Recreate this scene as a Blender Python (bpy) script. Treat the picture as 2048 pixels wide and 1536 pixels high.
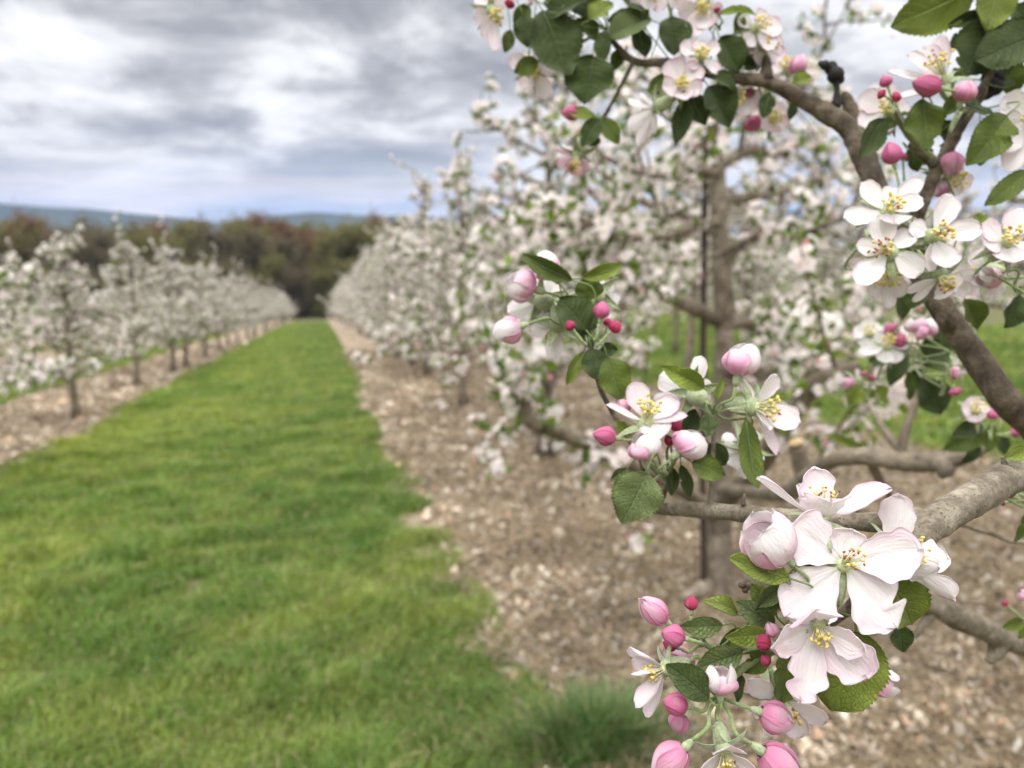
import bpy, math, random
import numpy as np

for o in list(bpy.data.objects):
    bpy.data.objects.remove(o)
scene = bpy.context.scene
COL = scene.collection
R = math.radians

# ------------------------------------------------------------------ camera
F = 1536.0                       # focal length in pixels of a 2048 wide picture
YAW, PITCH, CAMH, SLOPE = R(14.04), R(11.5), 1.30, 0.097
cam_d = bpy.data.cameras.new("camera")
cam = bpy.data.objects.new("camera", cam_d)
COL.objects.link(cam)
cam.location = (0, 0, CAMH)
cam.rotation_euler = (R(90) - PITCH, 0, -YAW)
cam_d.sensor_width = 36
cam_d.lens = 27
cam_d.clip_start = 0.02
cam_d.clip_end = 6000
cam_d.dof.use_dof = True
cam_d.dof.focus_distance = 0.262
cam_d.dof.aperture_fstop = 11.0
cam_d.dof.aperture_blades = 0
scene.camera = cam
CP = np.array([0, 0, CAMH])
FW = np.array([math.sin(YAW) * math.cos(PITCH), math.cos(YAW) * math.cos(PITCH), -math.sin(PITCH)])
RT = np.array([math.cos(YAW), -math.sin(YAW), 0.0])
UP = np.cross(RT, FW)
CAMB = np.stack([RT, UP, -FW])   # rows: right, up, toward the viewer


def P(px, py, d):
    """World point seen at photo pixel (px, py) at distance d metres along the view axis."""
    return CP + d * ((px - 1024) / F * RT + (768 - py) / F * UP + FW)


def V(x, y, z):
    v = x * RT + y * UP - z * FW
    return v / np.linalg.norm(v)


# ------------------------------------------------------------------ sky and sun
SUN_EL, SUN_AZ = R(58), R(215)   # azimuth measured clockwise from +Y: behind the camera, to the left
world = bpy.data.worlds.new("World")
scene.world = world
world.use_nodes = True
nt = world.node_tree
for n in list(nt.nodes):
    nt.nodes.remove(n)


def node(t, kind, **kw):
    n = t.nodes.new(kind)
    for k, v in kw.items():
        if k.startswith('i_'):
            key = k[2:]
            n.inputs[int(key) if key.isdigit() else key].default_value = v
        else:
            setattr(n, k, v)
    return n


def ramp(t, fac, stops, interp='LINEAR'):
    n = t.nodes.new('ShaderNodeValToRGB')
    n.color_ramp.interpolation = interp
    els = n.color_ramp.elements
    while len(els) < len(stops):
        els.new(0.5)
    for e, (p, c) in zip(els, stops):
        e.position = p
        e.color = (*c, 1) if len(c) == 3 else c
    t.links.new(fac, n.inputs[0])
    return n.outputs[0]


def math_(t, op, a, b=None, c=None, clamp=False):
    n = t.nodes.new('ShaderNodeMath')
    n.operation = op
    n.use_clamp = clamp
    for i, x in enumerate((a, b, c)):
        if x is None:
            continue
        if isinstance(x, (int, float)):
            n.inputs[i].default_value = x
        else:
            t.links.new(x, n.inputs[i])
    return n.outputs[0]


def mix_(t, fac, a, b, blend='MIX'):
    n = t.nodes.new('ShaderNodeMix')
    n.data_type = 'RGBA'
    n.blend_type = blend
    for s, x in ((n.inputs[0], fac), (n.inputs[6], a), (n.inputs[7], b)):
        if isinstance(x, (int, float)):
            s.default_value = x
        elif isinstance(x, tuple):
            s.default_value = (*x, 1) if len(x) == 3 else x
        else:
            t.links.new(x, s)
    return n.outputs[2]


sky = node(nt, 'ShaderNodeTexSky', sky_type='NISHITA', sun_disc=False, sun_elevation=SUN_EL, sun_rotation=SUN_AZ,
           altitude=200, air_density=1.0, dust_density=1.5, ozone_density=1.0)
skyb = mix_(nt, 1.0, sky.outputs[0], (0.10, 0.10, 0.10), 'MULTIPLY')
tc = node(nt, 'ShaderNodeTexCoord')
sep = node(nt, 'ShaderNodeSeparateXYZ')
nt.links.new(tc.outputs['Generated'], sep.inputs[0])
zc = math_(nt, 'MAXIMUM', sep.outputs[2], 0.0)
den = math_(nt, 'ADD', zc, 0.28)
cx = math_(nt, 'DIVIDE', sep.outputs[0], den)
cy = math_(nt, 'DIVIDE', sep.outputs[1], den)
comb = node(nt, 'ShaderNodeCombineXYZ', i_2=3.7)
nt.links.new(cx, comb.inputs[0])
nt.links.new(cy, comb.inputs[1])
rot = node(nt, 'ShaderNodeMapping')
rot.inputs['Rotation'].default_value = (0, 0, R(10))
rot.inputs['Scale'].default_value = (2.2, 3.0, 1)
rot.inputs['Location'].default_value = (2.3, 0.6, 0)
nt.links.new(comb.outputs[0], rot.inputs[0])
n1 = node(nt, 'ShaderNodeTexNoise', i_Scale=0.85, i_Detail=11.0, i_Roughness=0.62, i_Distortion=0.3)
nt.links.new(rot.outputs[0], n1.inputs['Vector'])
n2 = node(nt, 'ShaderNodeTexNoise', i_Scale=0.33, i_Detail=3.0, i_Roughness=0.5)
nt.links.new(rot.outputs[0], n2.inputs['Vector'])
lm_ = node(nt, 'ShaderNodeMapping')
lm_.inputs['Scale'].default_value = (1.0, 1.0, 2.3)
nt.links.new(tc.outputs['Generated'], lm_.inputs[0])
n4 = node(nt, 'ShaderNodeTexNoise', i_Scale=5.0, i_Detail=8.0, i_Roughness=0.58, i_Distortion=0.5)
nt.links.new(lm_.outputs[0], n4.inputs['Vector'])
dens = math_(nt, 'ADD', math_(nt, 'MULTIPLY', n1.outputs[0], 0.40), math_(nt, 'MULTIPLY', n2.outputs[0], 0.26))
dens = math_(nt, 'ADD', dens, math_(nt, 'MULTIPLY', n4.outputs[0], 0.42))
cloud = ramp(nt, dens, [(0.455, (0.92, 0.92, 0.91)), (0.51, (0.74, 0.745, 0.75)), (0.55, (0.52, 0.526, 0.538)),
                        (0.595, (0.355, 0.362, 0.376)), (0.67, (0.255, 0.261, 0.274))])
# low bands near the horizon: cream and pale blue
hz = node(nt, 'ShaderNodeMapping')
hz.inputs['Scale'].default_value = (1.2, 1.2, 14.0)
nt.links.new(tc.outputs['Generated'], hz.inputs[0])
n3 = node(nt, 'ShaderNodeTexNoise', i_Scale=2.2, i_Detail=6.0, i_Roughness=0.55)
nt.links.new(hz.outputs[0], n3.inputs['Vector'])
low = ramp(nt, n3.outputs[0], [(0.34, (0.44, 0.55, 0.66)), (0.44, (0.60, 0.66, 0.71)), (0.53, (0.86, 0.84, 0.80)), (0.66, (0.58, 0.60, 0.63))])
cov = ramp(nt, zc, [(0.015, (0, 0, 0)), (0.11, (1, 1, 1))])
body = mix_(nt, cov, low, cloud)
# an overcast sky is brightest overhead
zen = ramp(nt, zc, [(0.30, (1, 1, 1)), (0.85, (4.5, 4.40, 4.25))])
body = mix_(nt, 1.0, body, zen, 'MULTIPLY')
body = mix_(nt, 0.03, body, skyb)
bg = node(nt, 'ShaderNodeBackground', i_Strength=1.0)
nt.links.new(body, bg.inputs[0])
wo = node(nt, 'ShaderNodeOutputWorld')
nt.links.new(bg.outputs[0], wo.inputs[0])

sun_d = bpy.data.lights.new("sun", 'SUN')
sun_d.energy = 1.5
sun_d.angle = R(25)
sun_d.color = (1.0, 0.965, 0.93)
sun = bpy.data.objects.new("sun", sun_d)
COL.objects.link(sun)
sun.rotation_euler = (R(90) - SUN_EL, 0, math.pi - SUN_AZ)

scene.view_settings.view_transform = 'Standard'
scene.view_settings.look = 'None'
scene.view_settings.gamma = 1
scene.view_settings.exposure = 0.34
scene.cycles.use_denoising = True
scene.cycles.max_bounces = 8
scene.cycles.diffuse_bounces = 4
scene.cycles.transmission_bounces = 4
scene.cycles.volume_bounces = 0
scene.cycles.transparent_max_bounces = 4
scene.cycles.use_fast_gi = False

# ------------------------------------------------------------------ materials


def mat(name):
    m = bpy.data.materials.new(name)
    m.use_nodes = True
    t = m.node_tree
    for n in list(t.nodes):
        t.nodes.remove(n)
    return m, t


def finish(t, shader):
    o = t.nodes.new('ShaderNodeOutputMaterial')
    t.links.new(shader, o.inputs[0])


def attr(t, name):
    n = t.nodes.new('ShaderNodeAttribute')
    n.attribute_name = name
    return n


def thin_mat(name, transl, rough=0.5, veins=None, sat=1.25, spec=0.3, sheen=0.0):
    """Leaves and petals: vertex colour, some light passing through, veins from the surface's own (u, v)."""
    m, t = mat(name)
    col = attr(t, 'Col').outputs['Color']
    bs = node(t, 'ShaderNodeBsdfPrincipled', i_Roughness=rough)
    bs.inputs['Specular IOR Level'].default_value = spec
    if sheen:
        bs.inputs['Sheen Weight'].default_value = sheen
    if veins:
        pc = node(t, 'ShaderNodeSeparateXYZ')
        t.links.new(attr(t, 'pc').outputs['Vector'], pc.inputs[0])
        u, v = pc.outputs[0], pc.outputs[1]
        geo = node(t, 'ShaderNodeNewGeometry')
        nz = node(t, 'ShaderNodeTexNoise', i_Scale=260.0 if veins == 'leaf' else 420.0, i_Detail=5.0, i_Roughness=0.6)
        t.links.new(geo.outputs['Position'], nz.inputs['Vector'])
        av = math_(t, 'ABSOLUTE', v)
        if veins == 'leaf':
            ph = math_(t, 'SUBTRACT', math_(t, 'MULTIPLY', u, 8.0), math_(t, 'MULTIPLY', av, 2.3))
            ph = math_(t, 'ADD', ph, math_(t, 'MULTIPLY', nz.outputs[0], 0.35))
            tri = math_(t, 'ABSOLUTE', math_(t, 'SUBTRACT', math_(t, 'FRACT', ph), 0.5))
            line = math_(t, 'SUBTRACT', 1.0, math_(t, 'MULTIPLY', tri, 9.0), clamp=True)
            mid = math_(t, 'SUBTRACT', 1.0, math_(t, 'MULTIPLY', av, 15.0), clamp=True)
            vein = math_(t, 'MAXIMUM', math_(t, 'MULTIPLY', line, 0.55), mid)
            vo = node(t, 'ShaderNodeTexVoronoi', feature='DISTANCE_TO_EDGE', i_Scale=750.0)
            t.links.new(geo.outputs['Position'], vo.inputs['Vector'])
            ret = math_(t, 'SUBTRACT', 1.0, math_(t, 'MULTIPLY', vo.outputs[0], 9.0), clamp=True)
            light = mix_(t, 1.0, col, (1.8, 1.7, 2.2), 'MULTIPLY')
            c2 = mix_(t, math_(t, 'MULTIPLY', vein, 0.75), col, light)
            dark = mix_(t, 1.0, col, (0.5, 0.58, 0.5), 'MULTIPLY')
            col = mix_(t, math_(t, 'MULTIPLY', nz.outputs[0], 0.55), c2, dark)
            sn = node(t, 'ShaderNodeTexNoise', i_Scale=95.0, i_Detail=6.0, i_Roughness=0.7)
            t.links.new(geo.outputs['Position'], sn.inputs['Vector'])
            down = ramp(t, sn.outputs[0], [(0.42, (0, 0, 0)), (0.62, (1, 1, 1))])
            col = mix_(t, math_(t, 'MULTIPLY', down, 0.10), col, (0.30, 0.36, 0.20))
            brown = ramp(t, sn.outputs[0], [(0.27, (1, 1, 1)), (0.315, (0, 0, 0))])
            col = mix_(t, math_(t, 'MULTIPLY', brown, 0.55), col, (0.16, 0.10, 0.04))
            h = math_(t, 'ADD', math_(t, 'MULTIPLY', vein, -1.0), math_(t, 'MULTIPLY', ret, -0.35))
            bump = node(t, 'ShaderNodeBump', i_Strength=0.9, i_Distance=0.0009)
        else:
            ph = math_(t, 'ADD', math_(t, 'MULTIPLY', v, 8.0), math_(t, 'MULTIPLY', nz.outputs[0], 3.0))
            tri = math_(t, 'ABSOLUTE', math_(t, 'SUBTRACT', math_(t, 'FRACT', ph), 0.5))
            vein = math_(t, 'SUBTRACT', 1.0, math_(t, 'MULTIPLY', tri, 4.0), clamp=True)
            big = node(t, 'ShaderNodeTexNoise', i_Scale=120.0, i_Detail=4.0)
            t.links.new(geo.outputs['Position'], big.inputs['Vector'])
            tint = mix_(t, 1.0, col, (0.97, 0.90, 0.94), 'MULTIPLY')
            col = mix_(t, math_(t, 'MULTIPLY', vein, 0.18), col, tint)
            sp = ramp(t, big.outputs[0], [(0.66, (0, 0, 0)), (0.74, (1, 1, 1))])
            col = mix_(t, math_(t, 'MULTIPLY', sp, 0.22), col, (0.72, 0.55, 0.42))
            wc = node(t, 'ShaderNodeCombineXYZ')
            t.links.new(math_(t, 'MULTIPLY', u, 2.2), wc.inputs[0])
            t.links.new(math_(t, 'MULTIPLY', v, 4.5), wc.inputs[1])
            t.links.new(pc.outputs[2], wc.inputs[2])
            wr = node(t, 'ShaderNodeTexNoise', i_Scale=1.6, i_Detail=4.0, i_Roughness=0.55, i_Distortion=0.4)
            t.links.new(wc.outputs[0], wr.inputs['Vector'])
            h = math_(t, 'ADD', math_(t, 'MULTIPLY', vein, -0.10), math_(t, 'ADD', math_(t, 'MULTIPLY', big.outputs[0], 1.1), math_(t, 'MULTIPLY', wr.outputs[0], 3.4)))
            bump = node(t, 'ShaderNodeBump', i_Strength=0.34, i_Distance=0.0011)
        t.links.new(h, bump.inputs['Height'])
        t.links.new(bump.outputs[0], bs.inputs['Normal'])
    t.links.new(col, bs.inputs['Base Color'])
    tr = node(t, 'ShaderNodeBsdfTranslucent')
    hs = node(t, 'ShaderNodeHueSaturation', i_Saturation=sat, i_Value=1.1)
    t.links.new(col, hs.inputs['Color'])
    t.links.new(hs.outputs[0], tr.inputs[0])
    mx = node(t, 'ShaderNodeMixShader', i_0=transl)
    t.links.new(bs.outputs[0], mx.inputs[1])
    t.links.new(tr.outputs[0], mx.inputs[2])
    finish(t, mx.outputs[0])
    return m


M_petal = thin_mat("petal", 0.42, 0.55, 'petal', 1.1, 0.25)
M_leaf = thin_mat("apple_leaf", 0.40, 0.52, 'leaf', 1.25, 0.35, 0.15)
M_bloom = thin_mat("orchard_bloom", 0.48, 0.6)
M_foliage = thin_mat("orchard_leaf", 0.40, 0.5)
M_grass = thin_mat("grass_blade", 0.35, 0.55)


def flat_mat(name, color, rough=0.6, bump=0.0, bscale=300, spec=0.3, vcol=False, sheen=0.0, transl=0.0):
    m, t = mat(name)
    bs = node(t, 'ShaderNodeBsdfPrincipled', i_Roughness=rough)
    bs.inputs['Specular IOR Level'].default_value = spec
    bs.inputs['Sheen Weight'].default_value = sheen
    geo = node(t, 'ShaderNodeNewGeometry')
    nz = node(t, 'ShaderNodeTexNoise', i_Scale=bscale, i_Detail=5.0)
    t.links.new(geo.outputs['Position'], nz.inputs['Vector'])
    c = attr(t, 'Col').outputs['Color'] if vcol else None
    if c is None:
        rgb = node(t, 'ShaderNodeRGB')
        rgb.outputs[0].default_value = (*color, 1)
        c = rgb.outputs[0]
    c2 = mix_(t, 1.0, c, (0.65, 0.65, 0.65), 'MULTIPLY')
    f = ramp(t, nz.outputs[0], [(0.35, (0, 0, 0)), (0.65, (1, 1, 1))])
    t.links.new(mix_(t, f, c2, c), bs.inputs['Base Color'])
    if bump:
        b = node(t, 'ShaderNodeBump', i_Strength=bump, i_Distance=0.5 / bscale)
        t.links.new(nz.outputs[0], b.inputs['Height'])
        t.links.new(b.outputs[0], bs.inputs['Normal'])
    finish(t, bs.outputs[0])
    return m


M_green = flat_mat("downy_green", (0.26, 0.34, 0.13), 0.75, 0.3, 900, 0.2, True, 0.35)
M_anther = flat_mat("anther", (0.8, 0.5, 0.1), 0.8, 0.3, 1500, 0.2, True)
M_chip = flat_mat("wood_chip", (0.3, 0.2, 0.12), 0.9, 0.2, 60, 0.15, True)
M_steel = flat_mat("rusted_steel", (0.055, 0.038, 0.03), 0.75, 0.3, 200)
M_orange = flat_mat("orange_tag", (0.55, 0.25, 0.06), 0.6)
M_char = flat_mat("withered", (0.025, 0.022, 0.02), 0.8, 0.7, 500)


def bark_mat(name, c_dark, c_mid, c_light, scale, lent):
    m, t = mat(name)
    geo = node(t, 'ShaderNodeNewGeometry')
    pos = geo.outputs['Position']
    a = node(t, 'ShaderNodeTexNoise', i_Scale=scale, i_Detail=8.0, i_Roughness=0.65)
    b = node(t, 'ShaderNodeTexNoise', i_Scale=scale * 0.22, i_Detail=5.0, i_Roughness=0.6)
    vo = node(t, 'ShaderNodeTexVoronoi', i_Scale=lent, i_Randomness=1.0)
    wv = node(t, 'ShaderNodeTexNoise', i_Scale=lent * 1.7, i_Detail=3.0)
    for n in (a, b, vo, wv):
        t.links.new(pos, n.inputs['Vector'])
    base = ramp(t, b.outputs[0], [(0.32, c_dark), (0.5, c_mid), (0.68, c_light)])
    fine = ramp(t, a.outputs[0], [(0.3, (0.62, 0.6, 0.58)), (0.7, (1.25, 1.22, 1.18))])
    col = mix_(t, 1.0, base, fine, 'MULTIPLY')
    dist = math_(t, 'ADD', vo.outputs['Distance'], math_(t, 'MULTIPLY', wv.outputs[0], 0.25))
    spot = ramp(t, dist, [(0.24, (1, 1, 1)), (0.34, (0, 0, 0))])
    big = ramp(t, b.outputs[0], [(0.40, (0, 0, 0)), (0.56, (1, 1, 1))])
    sp = math_(t, 'MULTIPLY', spot, big)
    col = mix_(t, math_(t, 'MULTIPLY', sp, 0.75), col, (c_dark[0] * 0.35, c_dark[1] * 0.35, c_dark[2] * 0.35))
    li = node(t, 'ShaderNodeTexNoise', i_Scale=scale * 0.12, i_Detail=9.0, i_Roughness=0.7, i_Distortion=0.6)
    t.links.new(pos, li.inputs['Vector'])
    lf = ramp(t, li.outputs[0], [(0.57, (0, 0, 0)), (0.66, (1, 1, 1))])
    col = mix_(t, math_(t, 'MULTIPLY', lf, 0.45), col, (c_light[0] * 1.25, c_light[1] * 1.3, c_light[2] * 1.25))
    dk = ramp(t, li.outputs[0], [(0.33, (1, 1, 1)), (0.41, (0, 0, 0))])
    col = mix_(t, math_(t, 'MULTIPLY', dk, 0.6), col, (c_dark[0] * .6, c_dark[1] * .55, c_dark[2] * .5))
    bs = node(t, 'ShaderNodeBsdfPrincipled', i_Roughness=0.78)
    bs.inputs['Specular IOR Level'].default_value = 0.25
    t.links.new(col, bs.inputs['Base Color'])
    h = math_(t, 'SUBTRACT', math_(t, 'ADD', a.outputs[0], b.outputs[0]), math_(t, 'MULTIPLY', sp, 0.5))
    bump = node(t, 'ShaderNodeBump', i_Strength=0.8, i_Distance=0.6 / scale)
    t.links.new(h, bump.inputs['Height'])
    t.links.new(bump.outputs[0], bs.inputs['Normal'])
    finish(t, bs.outputs[0])
    return m


M_bark = bark_mat("near_apple_bark", (0.10, 0.082, 0.060), (0.195, 0.170, 0.130), (0.31, 0.275, 0.22), 420, 520)
M_bark3 = bark_mat("brown_shaded_bark", (0.05, 0.038, 0.028), (0.105, 0.083, 0.060), (0.19, 0.16, 0.12), 420, 520)  # browner bark, with shade of the backlit upper branches put into its colour
M_bark2 = bark_mat("orchard_bark", (0.10, 0.08, 0.06), (0.20, 0.17, 0.13), (0.33, 0.29, 0.23), 60, 40)
M_wbark = bark_mat("woodland_bark", (0.07, 0.055, 0.045), (0.12, 0.10, 0.08), (0.18, 0.155, 0.13), 8, 6)


def ground_mat(name, stops, s1, s2, bump):
    m, t = mat(name)
    geo = node(t, 'ShaderNodeNewGeometry')
    a = node(t, 'ShaderNodeTexNoise', i_Scale=s1, i_Detail=6.0, i_Roughness=0.6)
    b = node(t, 'ShaderNodeTexNoise', i_Scale=s2, i_Detail=6.0, i_Roughness=0.7)
    for n in (a, b):
        t.links.new(geo.outputs['Position'], n.inputs['Vector'])
    f = math_(t, 'ADD', math_(t, 'MULTIPLY', a.outputs[0], 0.5), math_(t, 'MULTIPLY', b.outputs[0], 0.5))
    col = ramp(t, f, stops)
    bs = node(t, 'ShaderNodeBsdfPrincipled', i_Roughness=0.95)
    bs.inputs['Specular IOR Level'].default_value = 0.1
    t.links.new(col, bs.inputs['Base Color'])
    bp = node(t, 'ShaderNodeBump', i_Strength=0.7, i_Distance=bump)
    t.links.new(b.outputs[0], bp.inputs['Height'])
    t.links.new(bp.outputs[0], bs.inputs['Normal'])
    finish(t, bs.outputs[0])
    return m


M_ground = ground_mat("grass_ground", [(0.36, (0.055, 0.062, 0.024)), (0.5, (0.10, 0.105, 0.042)), (0.64, (0.18, 0.15, 0.08))], 1.3, 85, 0.01)
M_mulch = ground_mat("mulch", [(0.36, (0.13, 0.10, 0.07)), (0.48, (0.26, 0.20, 0.145)), (0.58, (0.38, 0.31, 0.225)), (0.68, (0.48, 0.41, 0.31))], 3.0, 45, 0.02)
M_hill = ground_mat("hill_forest", [(0.36, (0.035, 0.05, 0.03)), (0.5, (0.05, 0.065, 0.035)), (0.64, (0.075, 0.08, 0.05))], 0.01, 0.06, 2.0)

# ------------------------------------------------------------------ mesh building


class MB:
    """Collects pieces; build() links them as ONE mesh object."""

    def __init__(s):
        s.v, s.q, s.t, s.c, s.p, s.mq, s.mt, s.n = [], [], [], [], [], [], [], 0

    def add(s, v, q=None, t=None, c=(1, 1, 1), p=None, m=0):
        v = np.asarray(v, float).reshape(-1, 3)
        c = np.asarray(c, float)
        s.v.append(v)
        s.c.append(np.broadcast_to(c, (len(v), 3)))
        s.p.append(np.zeros((len(v), 3)) if p is None else np.asarray(p, float))
        if q is not None and len(q):
            q = np.asarray(q, int)
            s.q.append(q + s.n)
            s.mq.append(np.full(len(q), m))
        if t is not None and len(t):
            t = np.asarray(t, int)
            s.t.append(t + s.n)
            s.mt.append(np.full(len(t), m))
        s.n += len(v)

    def mesh(s, name, mats, off=(0, 0, 0), smooth=True):
        me = bpy.data.meshes.new(name)
        v = np.concatenate(s.v) - np.asarray(off)
        q = np.concatenate(s.q) if s.q else np.zeros((0, 4), int)
        t = np.concatenate(s.t) if s.t else np.zeros((0, 3), int)
        mi = np.concatenate(s.mq + s.mt) if (s.mq or s.mt) else np.zeros(0, int)
        me.vertices.add(len(v))
        me.vertices.foreach_set('co', v.astype(np.float32).ravel())
        nl = q.size + t.size
        me.loops.add(nl)
        me.loops.foreach_set('vertex_index', np.concatenate([q.ravel(), t.ravel()]).astype(np.int32))
        me.polygons.add(len(q) + len(t))
        ls = np.concatenate([np.arange(len(q)) * 4, q.size + np.arange(len(t)) * 3])
        me.polygons.foreach_set('loop_start', ls.astype(np.int32))
        me.polygons.foreach_set('material_index', mi.astype(np.int32))
        me.polygons.foreach_set('use_smooth', np.full(len(mi), smooth))
        me.update(calc_edges=True)
        a = me.color_attributes.new('Col', 'FLOAT_COLOR', 'POINT')
        c = np.concatenate(s.c)
        a.data.foreach_set('color', np.concatenate([c, np.ones((len(c), 1))], 1).astype(np.float32).ravel())
        pa = np.concatenate(s.p)
        if np.any(pa):
            b = me.attributes.new('pc', 'FLOAT_VECTOR', 'POINT')
            b.data.foreach_set('vector', pa.astype(np.float32).ravel())
        for x in (mats if isinstance(mats, (list, tuple)) else [mats]):
            me.materials.append(x)
        me.validate()
        return me

    def build(s, name, mats, parent=None, smooth=True, off=None):
        if off is None:
            r = parent
            while r is not None and r.parent is not None:
                r = r.parent
            off = tuple(r.location) if r is not None else (0, 0, 0)
        o = bpy.data.objects.new(name, s.mesh(name, mats, off, smooth))
        COL.objects.link(o)
        if parent is not None:
            o.parent = parent
        return o


def tag(o, label=None, cat=None, group=None, kind=None):
    for k, x in (('label', label), ('category', cat), ('group', group), ('kind', kind)):
        if x:
            o[k] = x
    return o


def thing(name, loc, label, cat, group=None):
    o = bpy.data.objects.new(name, None)
    COL.objects.link(o)
    o.location = loc
    o.empty_display_size = 0.1
    return tag(o, label, cat, group)


def unit(v):
    v = np.asarray(v, float)
    return v / max(np.linalg.norm(v), 1e-12)


def frame_along(pts):
    """Parallel-transport frames along a path."""
    pts = np.asarray(pts, float)
    tg = np.gradient(pts, axis=0)
    tg /= np.maximum(np.linalg.norm(tg, axis=1, keepdims=True), 1e-12)
    ref = np.array([0.3, 0.2, 1.0]) if abs(tg[0][2]) < 0.9 else np.array([1.0, 0.2, 0.1])
    n = unit(ref - tg[0] * np.dot(ref, tg[0]))
    N = [n]
    for i in range(1, len(pts)):
        n = unit(n - tg[i] * np.dot(n, tg[i]))
        N.append(n)
    N = np.array(N)
    return tg, N, np.cross(tg, N)


def spline(pts, k):
    """Catmull-Rom through rows of any width, k samples a span."""
    p = np.asarray(pts, float)
    if len(p) < 3:
        return np.concatenate([p[0] + (p[1] - p[0]) * t for t in np.linspace(0, 1, k + 1)[:, None]]).reshape(-1, p.shape[1])
    e = np.vstack([2 * p[0] - p[1], p, 2 * p[-1] - p[-2]])
    out = []
    for i in range(1, len(e) - 2):
        for t in np.linspace(0, 1, k, endpoint=False):
            a, b, c, d = e[i - 1], e[i], e[i + 1], e[i + 2]
            out.append(0.5 * ((2 * b) + (c - a) * t + (2 * a - 5 * b + 4 * c - d) * t * t + (3 * b - a - 3 * c + d) * t ** 3))
    out.append(p[-1])
    return np.array(out)


def tube(mb, pts, rad, sides=8, rough=0.0, rng=None, c=(1, 1, 1), m=0, cap=True):
    pts = np.asarray(pts, float)
    n = len(pts)
    rad = np.broadcast_to(np.asarray(rad, float), (n,))
    _, N, B = frame_along(pts)
    th = np.arange(sides) * 2 * math.pi / sides
    rr = rad[:, None] * np.ones((1, sides))
    if rough and rng is not None:
        k = rng.normal(0, 1, (n, sides))
        k = (k + np.roll(k, 1, 1) + np.roll(k, -1, 1) + np.roll(k, 1, 0) + np.roll(k, -1, 0)) / 5
        ring = rng.normal(0, 1, (n, 1))
        rr = rr * (1 + rough * (k * 1.6 + ring * 0.5))
    v = pts[:, None] + rr[:, :, None] * (np.cos(th)[None, :, None] * N[:, None] + np.sin(th)[None, :, None] * B[:, None])
    i = np.arange(n - 1)[:, None] * sides
    j = np.arange(sides)[None]
    j2 = (j + 1) % sides
    q = np.stack([i + j, i + j2, i + sides + j2, i + sides + j], -1).reshape(-1, 4)
    v = v.reshape(-1, 3)
    t = []
    if cap:
        v = np.vstack([v, pts[0], pts[-1] + (pts[-1] - pts[-2]) / max(np.linalg.norm(pts[-1] - pts[-2]), 1e-9) * rad[-1] * 0.5])
        a, b = n * sides, n * sides + 1
        t = [[a, (k + 1) % sides, k] for k in range(sides)] + [[b, (n - 1) * sides + k, (n - 1) * sides + (k + 1) % sides] for k in range(sides)]
    mb.add(v, q, t, c=c, m=m)


def blob(mb, c, r, axis=(0, 0, 1), col=(1, 1, 1), seg=6, rings=4, m=0):
    """Small ellipsoid: r = (across, along)."""
    ax = unit(axis)
    h = unit(np.cross(ax, [0.31, 0.77, 0.55]))
    k = np.cross(ax, h)
    ph = np.linspace(0, math.pi, rings + 1)[1:-1]
    th = np.arange(seg) * 2 * math.pi / seg
    v = [np.asarray(c) + r[0] * math.sin(p) * (math.cos(a) * h + math.sin(a) * k) - r[1] * math.cos(p) * ax for p in ph for a in th]
    n = len(v)
    v += [np.asarray(c) - r[1] * ax, np.asarray(c) + r[1] * ax]
    q = [[i * seg + j, i * seg + (j + 1) % seg, (i + 1) * seg + (j + 1) % seg, (i + 1) * seg + j] for i in range(len(ph) - 1) for j in range(seg)]
    l = (len(ph) - 1) * seg
    t = [[n, (j + 1) % seg, j] for j in range(seg)] + [[n + 1, l + j, l + (j + 1) % seg] for j in range(seg)]
    mb.add(v, q, t, c=col, m=m)


def vnoise(x, y, s, seed=0):
    """Smooth value noise on arrays."""
    g = np.random.default_rng(seed).random((64, 64))
    x = np.asarray(x) / s + 500
    y = np.asarray(y) / s + 500
    i, j = np.floor(x).astype(int), np.floor(y).astype(int)
    fx, fy = x - i, y - j
    fx, fy = fx * fx * (3 - 2 * fx), fy * fy * (3 - 2 * fy)
    a, b, c, d = g[i % 64, j % 64], g[(i + 1) % 64, j % 64], g[i % 64, (j + 1) % 64], g[(i + 1) % 64, (j + 1) % 64]
    return (a * (1 - fx) + b * fx) * (1 - fy) + (c * (1 - fx) + d * fx) * fy


# ------------------------------------------------------------------ ground


def gz(x, y):
    """Height of the terrain."""
    y = np.asarray(y, float)
    z = -SLOPE * np.minimum(y, 95)
    z = z - 0.045 * np.clip(y - 95, 0, 500)
    return z


def hit(px, py):
    """Ground point seen at a photo pixel."""
    d = (px - 1024) / F * RT + (768 - py) / F * UP + FW
    s = -CAMH / (d[2] + SLOPE * d[1])
    return CP + d * s, s


def sheet(mb, xs, ys, lift=0.0, zf=gz):
    X, Y = np.meshgrid(xs, ys)
    v = np.stack([X, Y, zf(X, Y) + lift], -1).reshape(-1, 3)
    nx = len(xs)
    i = np.arange(len(ys) - 1)[:, None] * nx
    j = np.arange(nx - 1)[None]
    mb.add(v, np.stack([i + j, i + j + 1, i + nx + j + 1, i + nx + j], -1).reshape(-1, 4))


g = MB()
sheet(g, np.array([-2500, -800, -200, -60, -20, -6, 0, 6, 20, 60, 200, 800, 2500.0]),
      np.concatenate([[-60, -10], np.arange(0, 96, 5), [110, 140, 200, 300, 500, 900, 1500, 2400.0]]))
tag(g.build('ground', M_ground, smooth=True), kind='structure')

ROWS = [(-12.55, 's'), (-7.8, 's'), (-3.02, 's'), (1.72, 't'), (4.45, 't'), (7.9, 't'), (11.4, 't'), (15.2, 't')]
STRIP = {-3.02: (-4.5, -2.52), 1.72: (0.52, 3.1), 4.45: (3.0, 4.85)}


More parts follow.
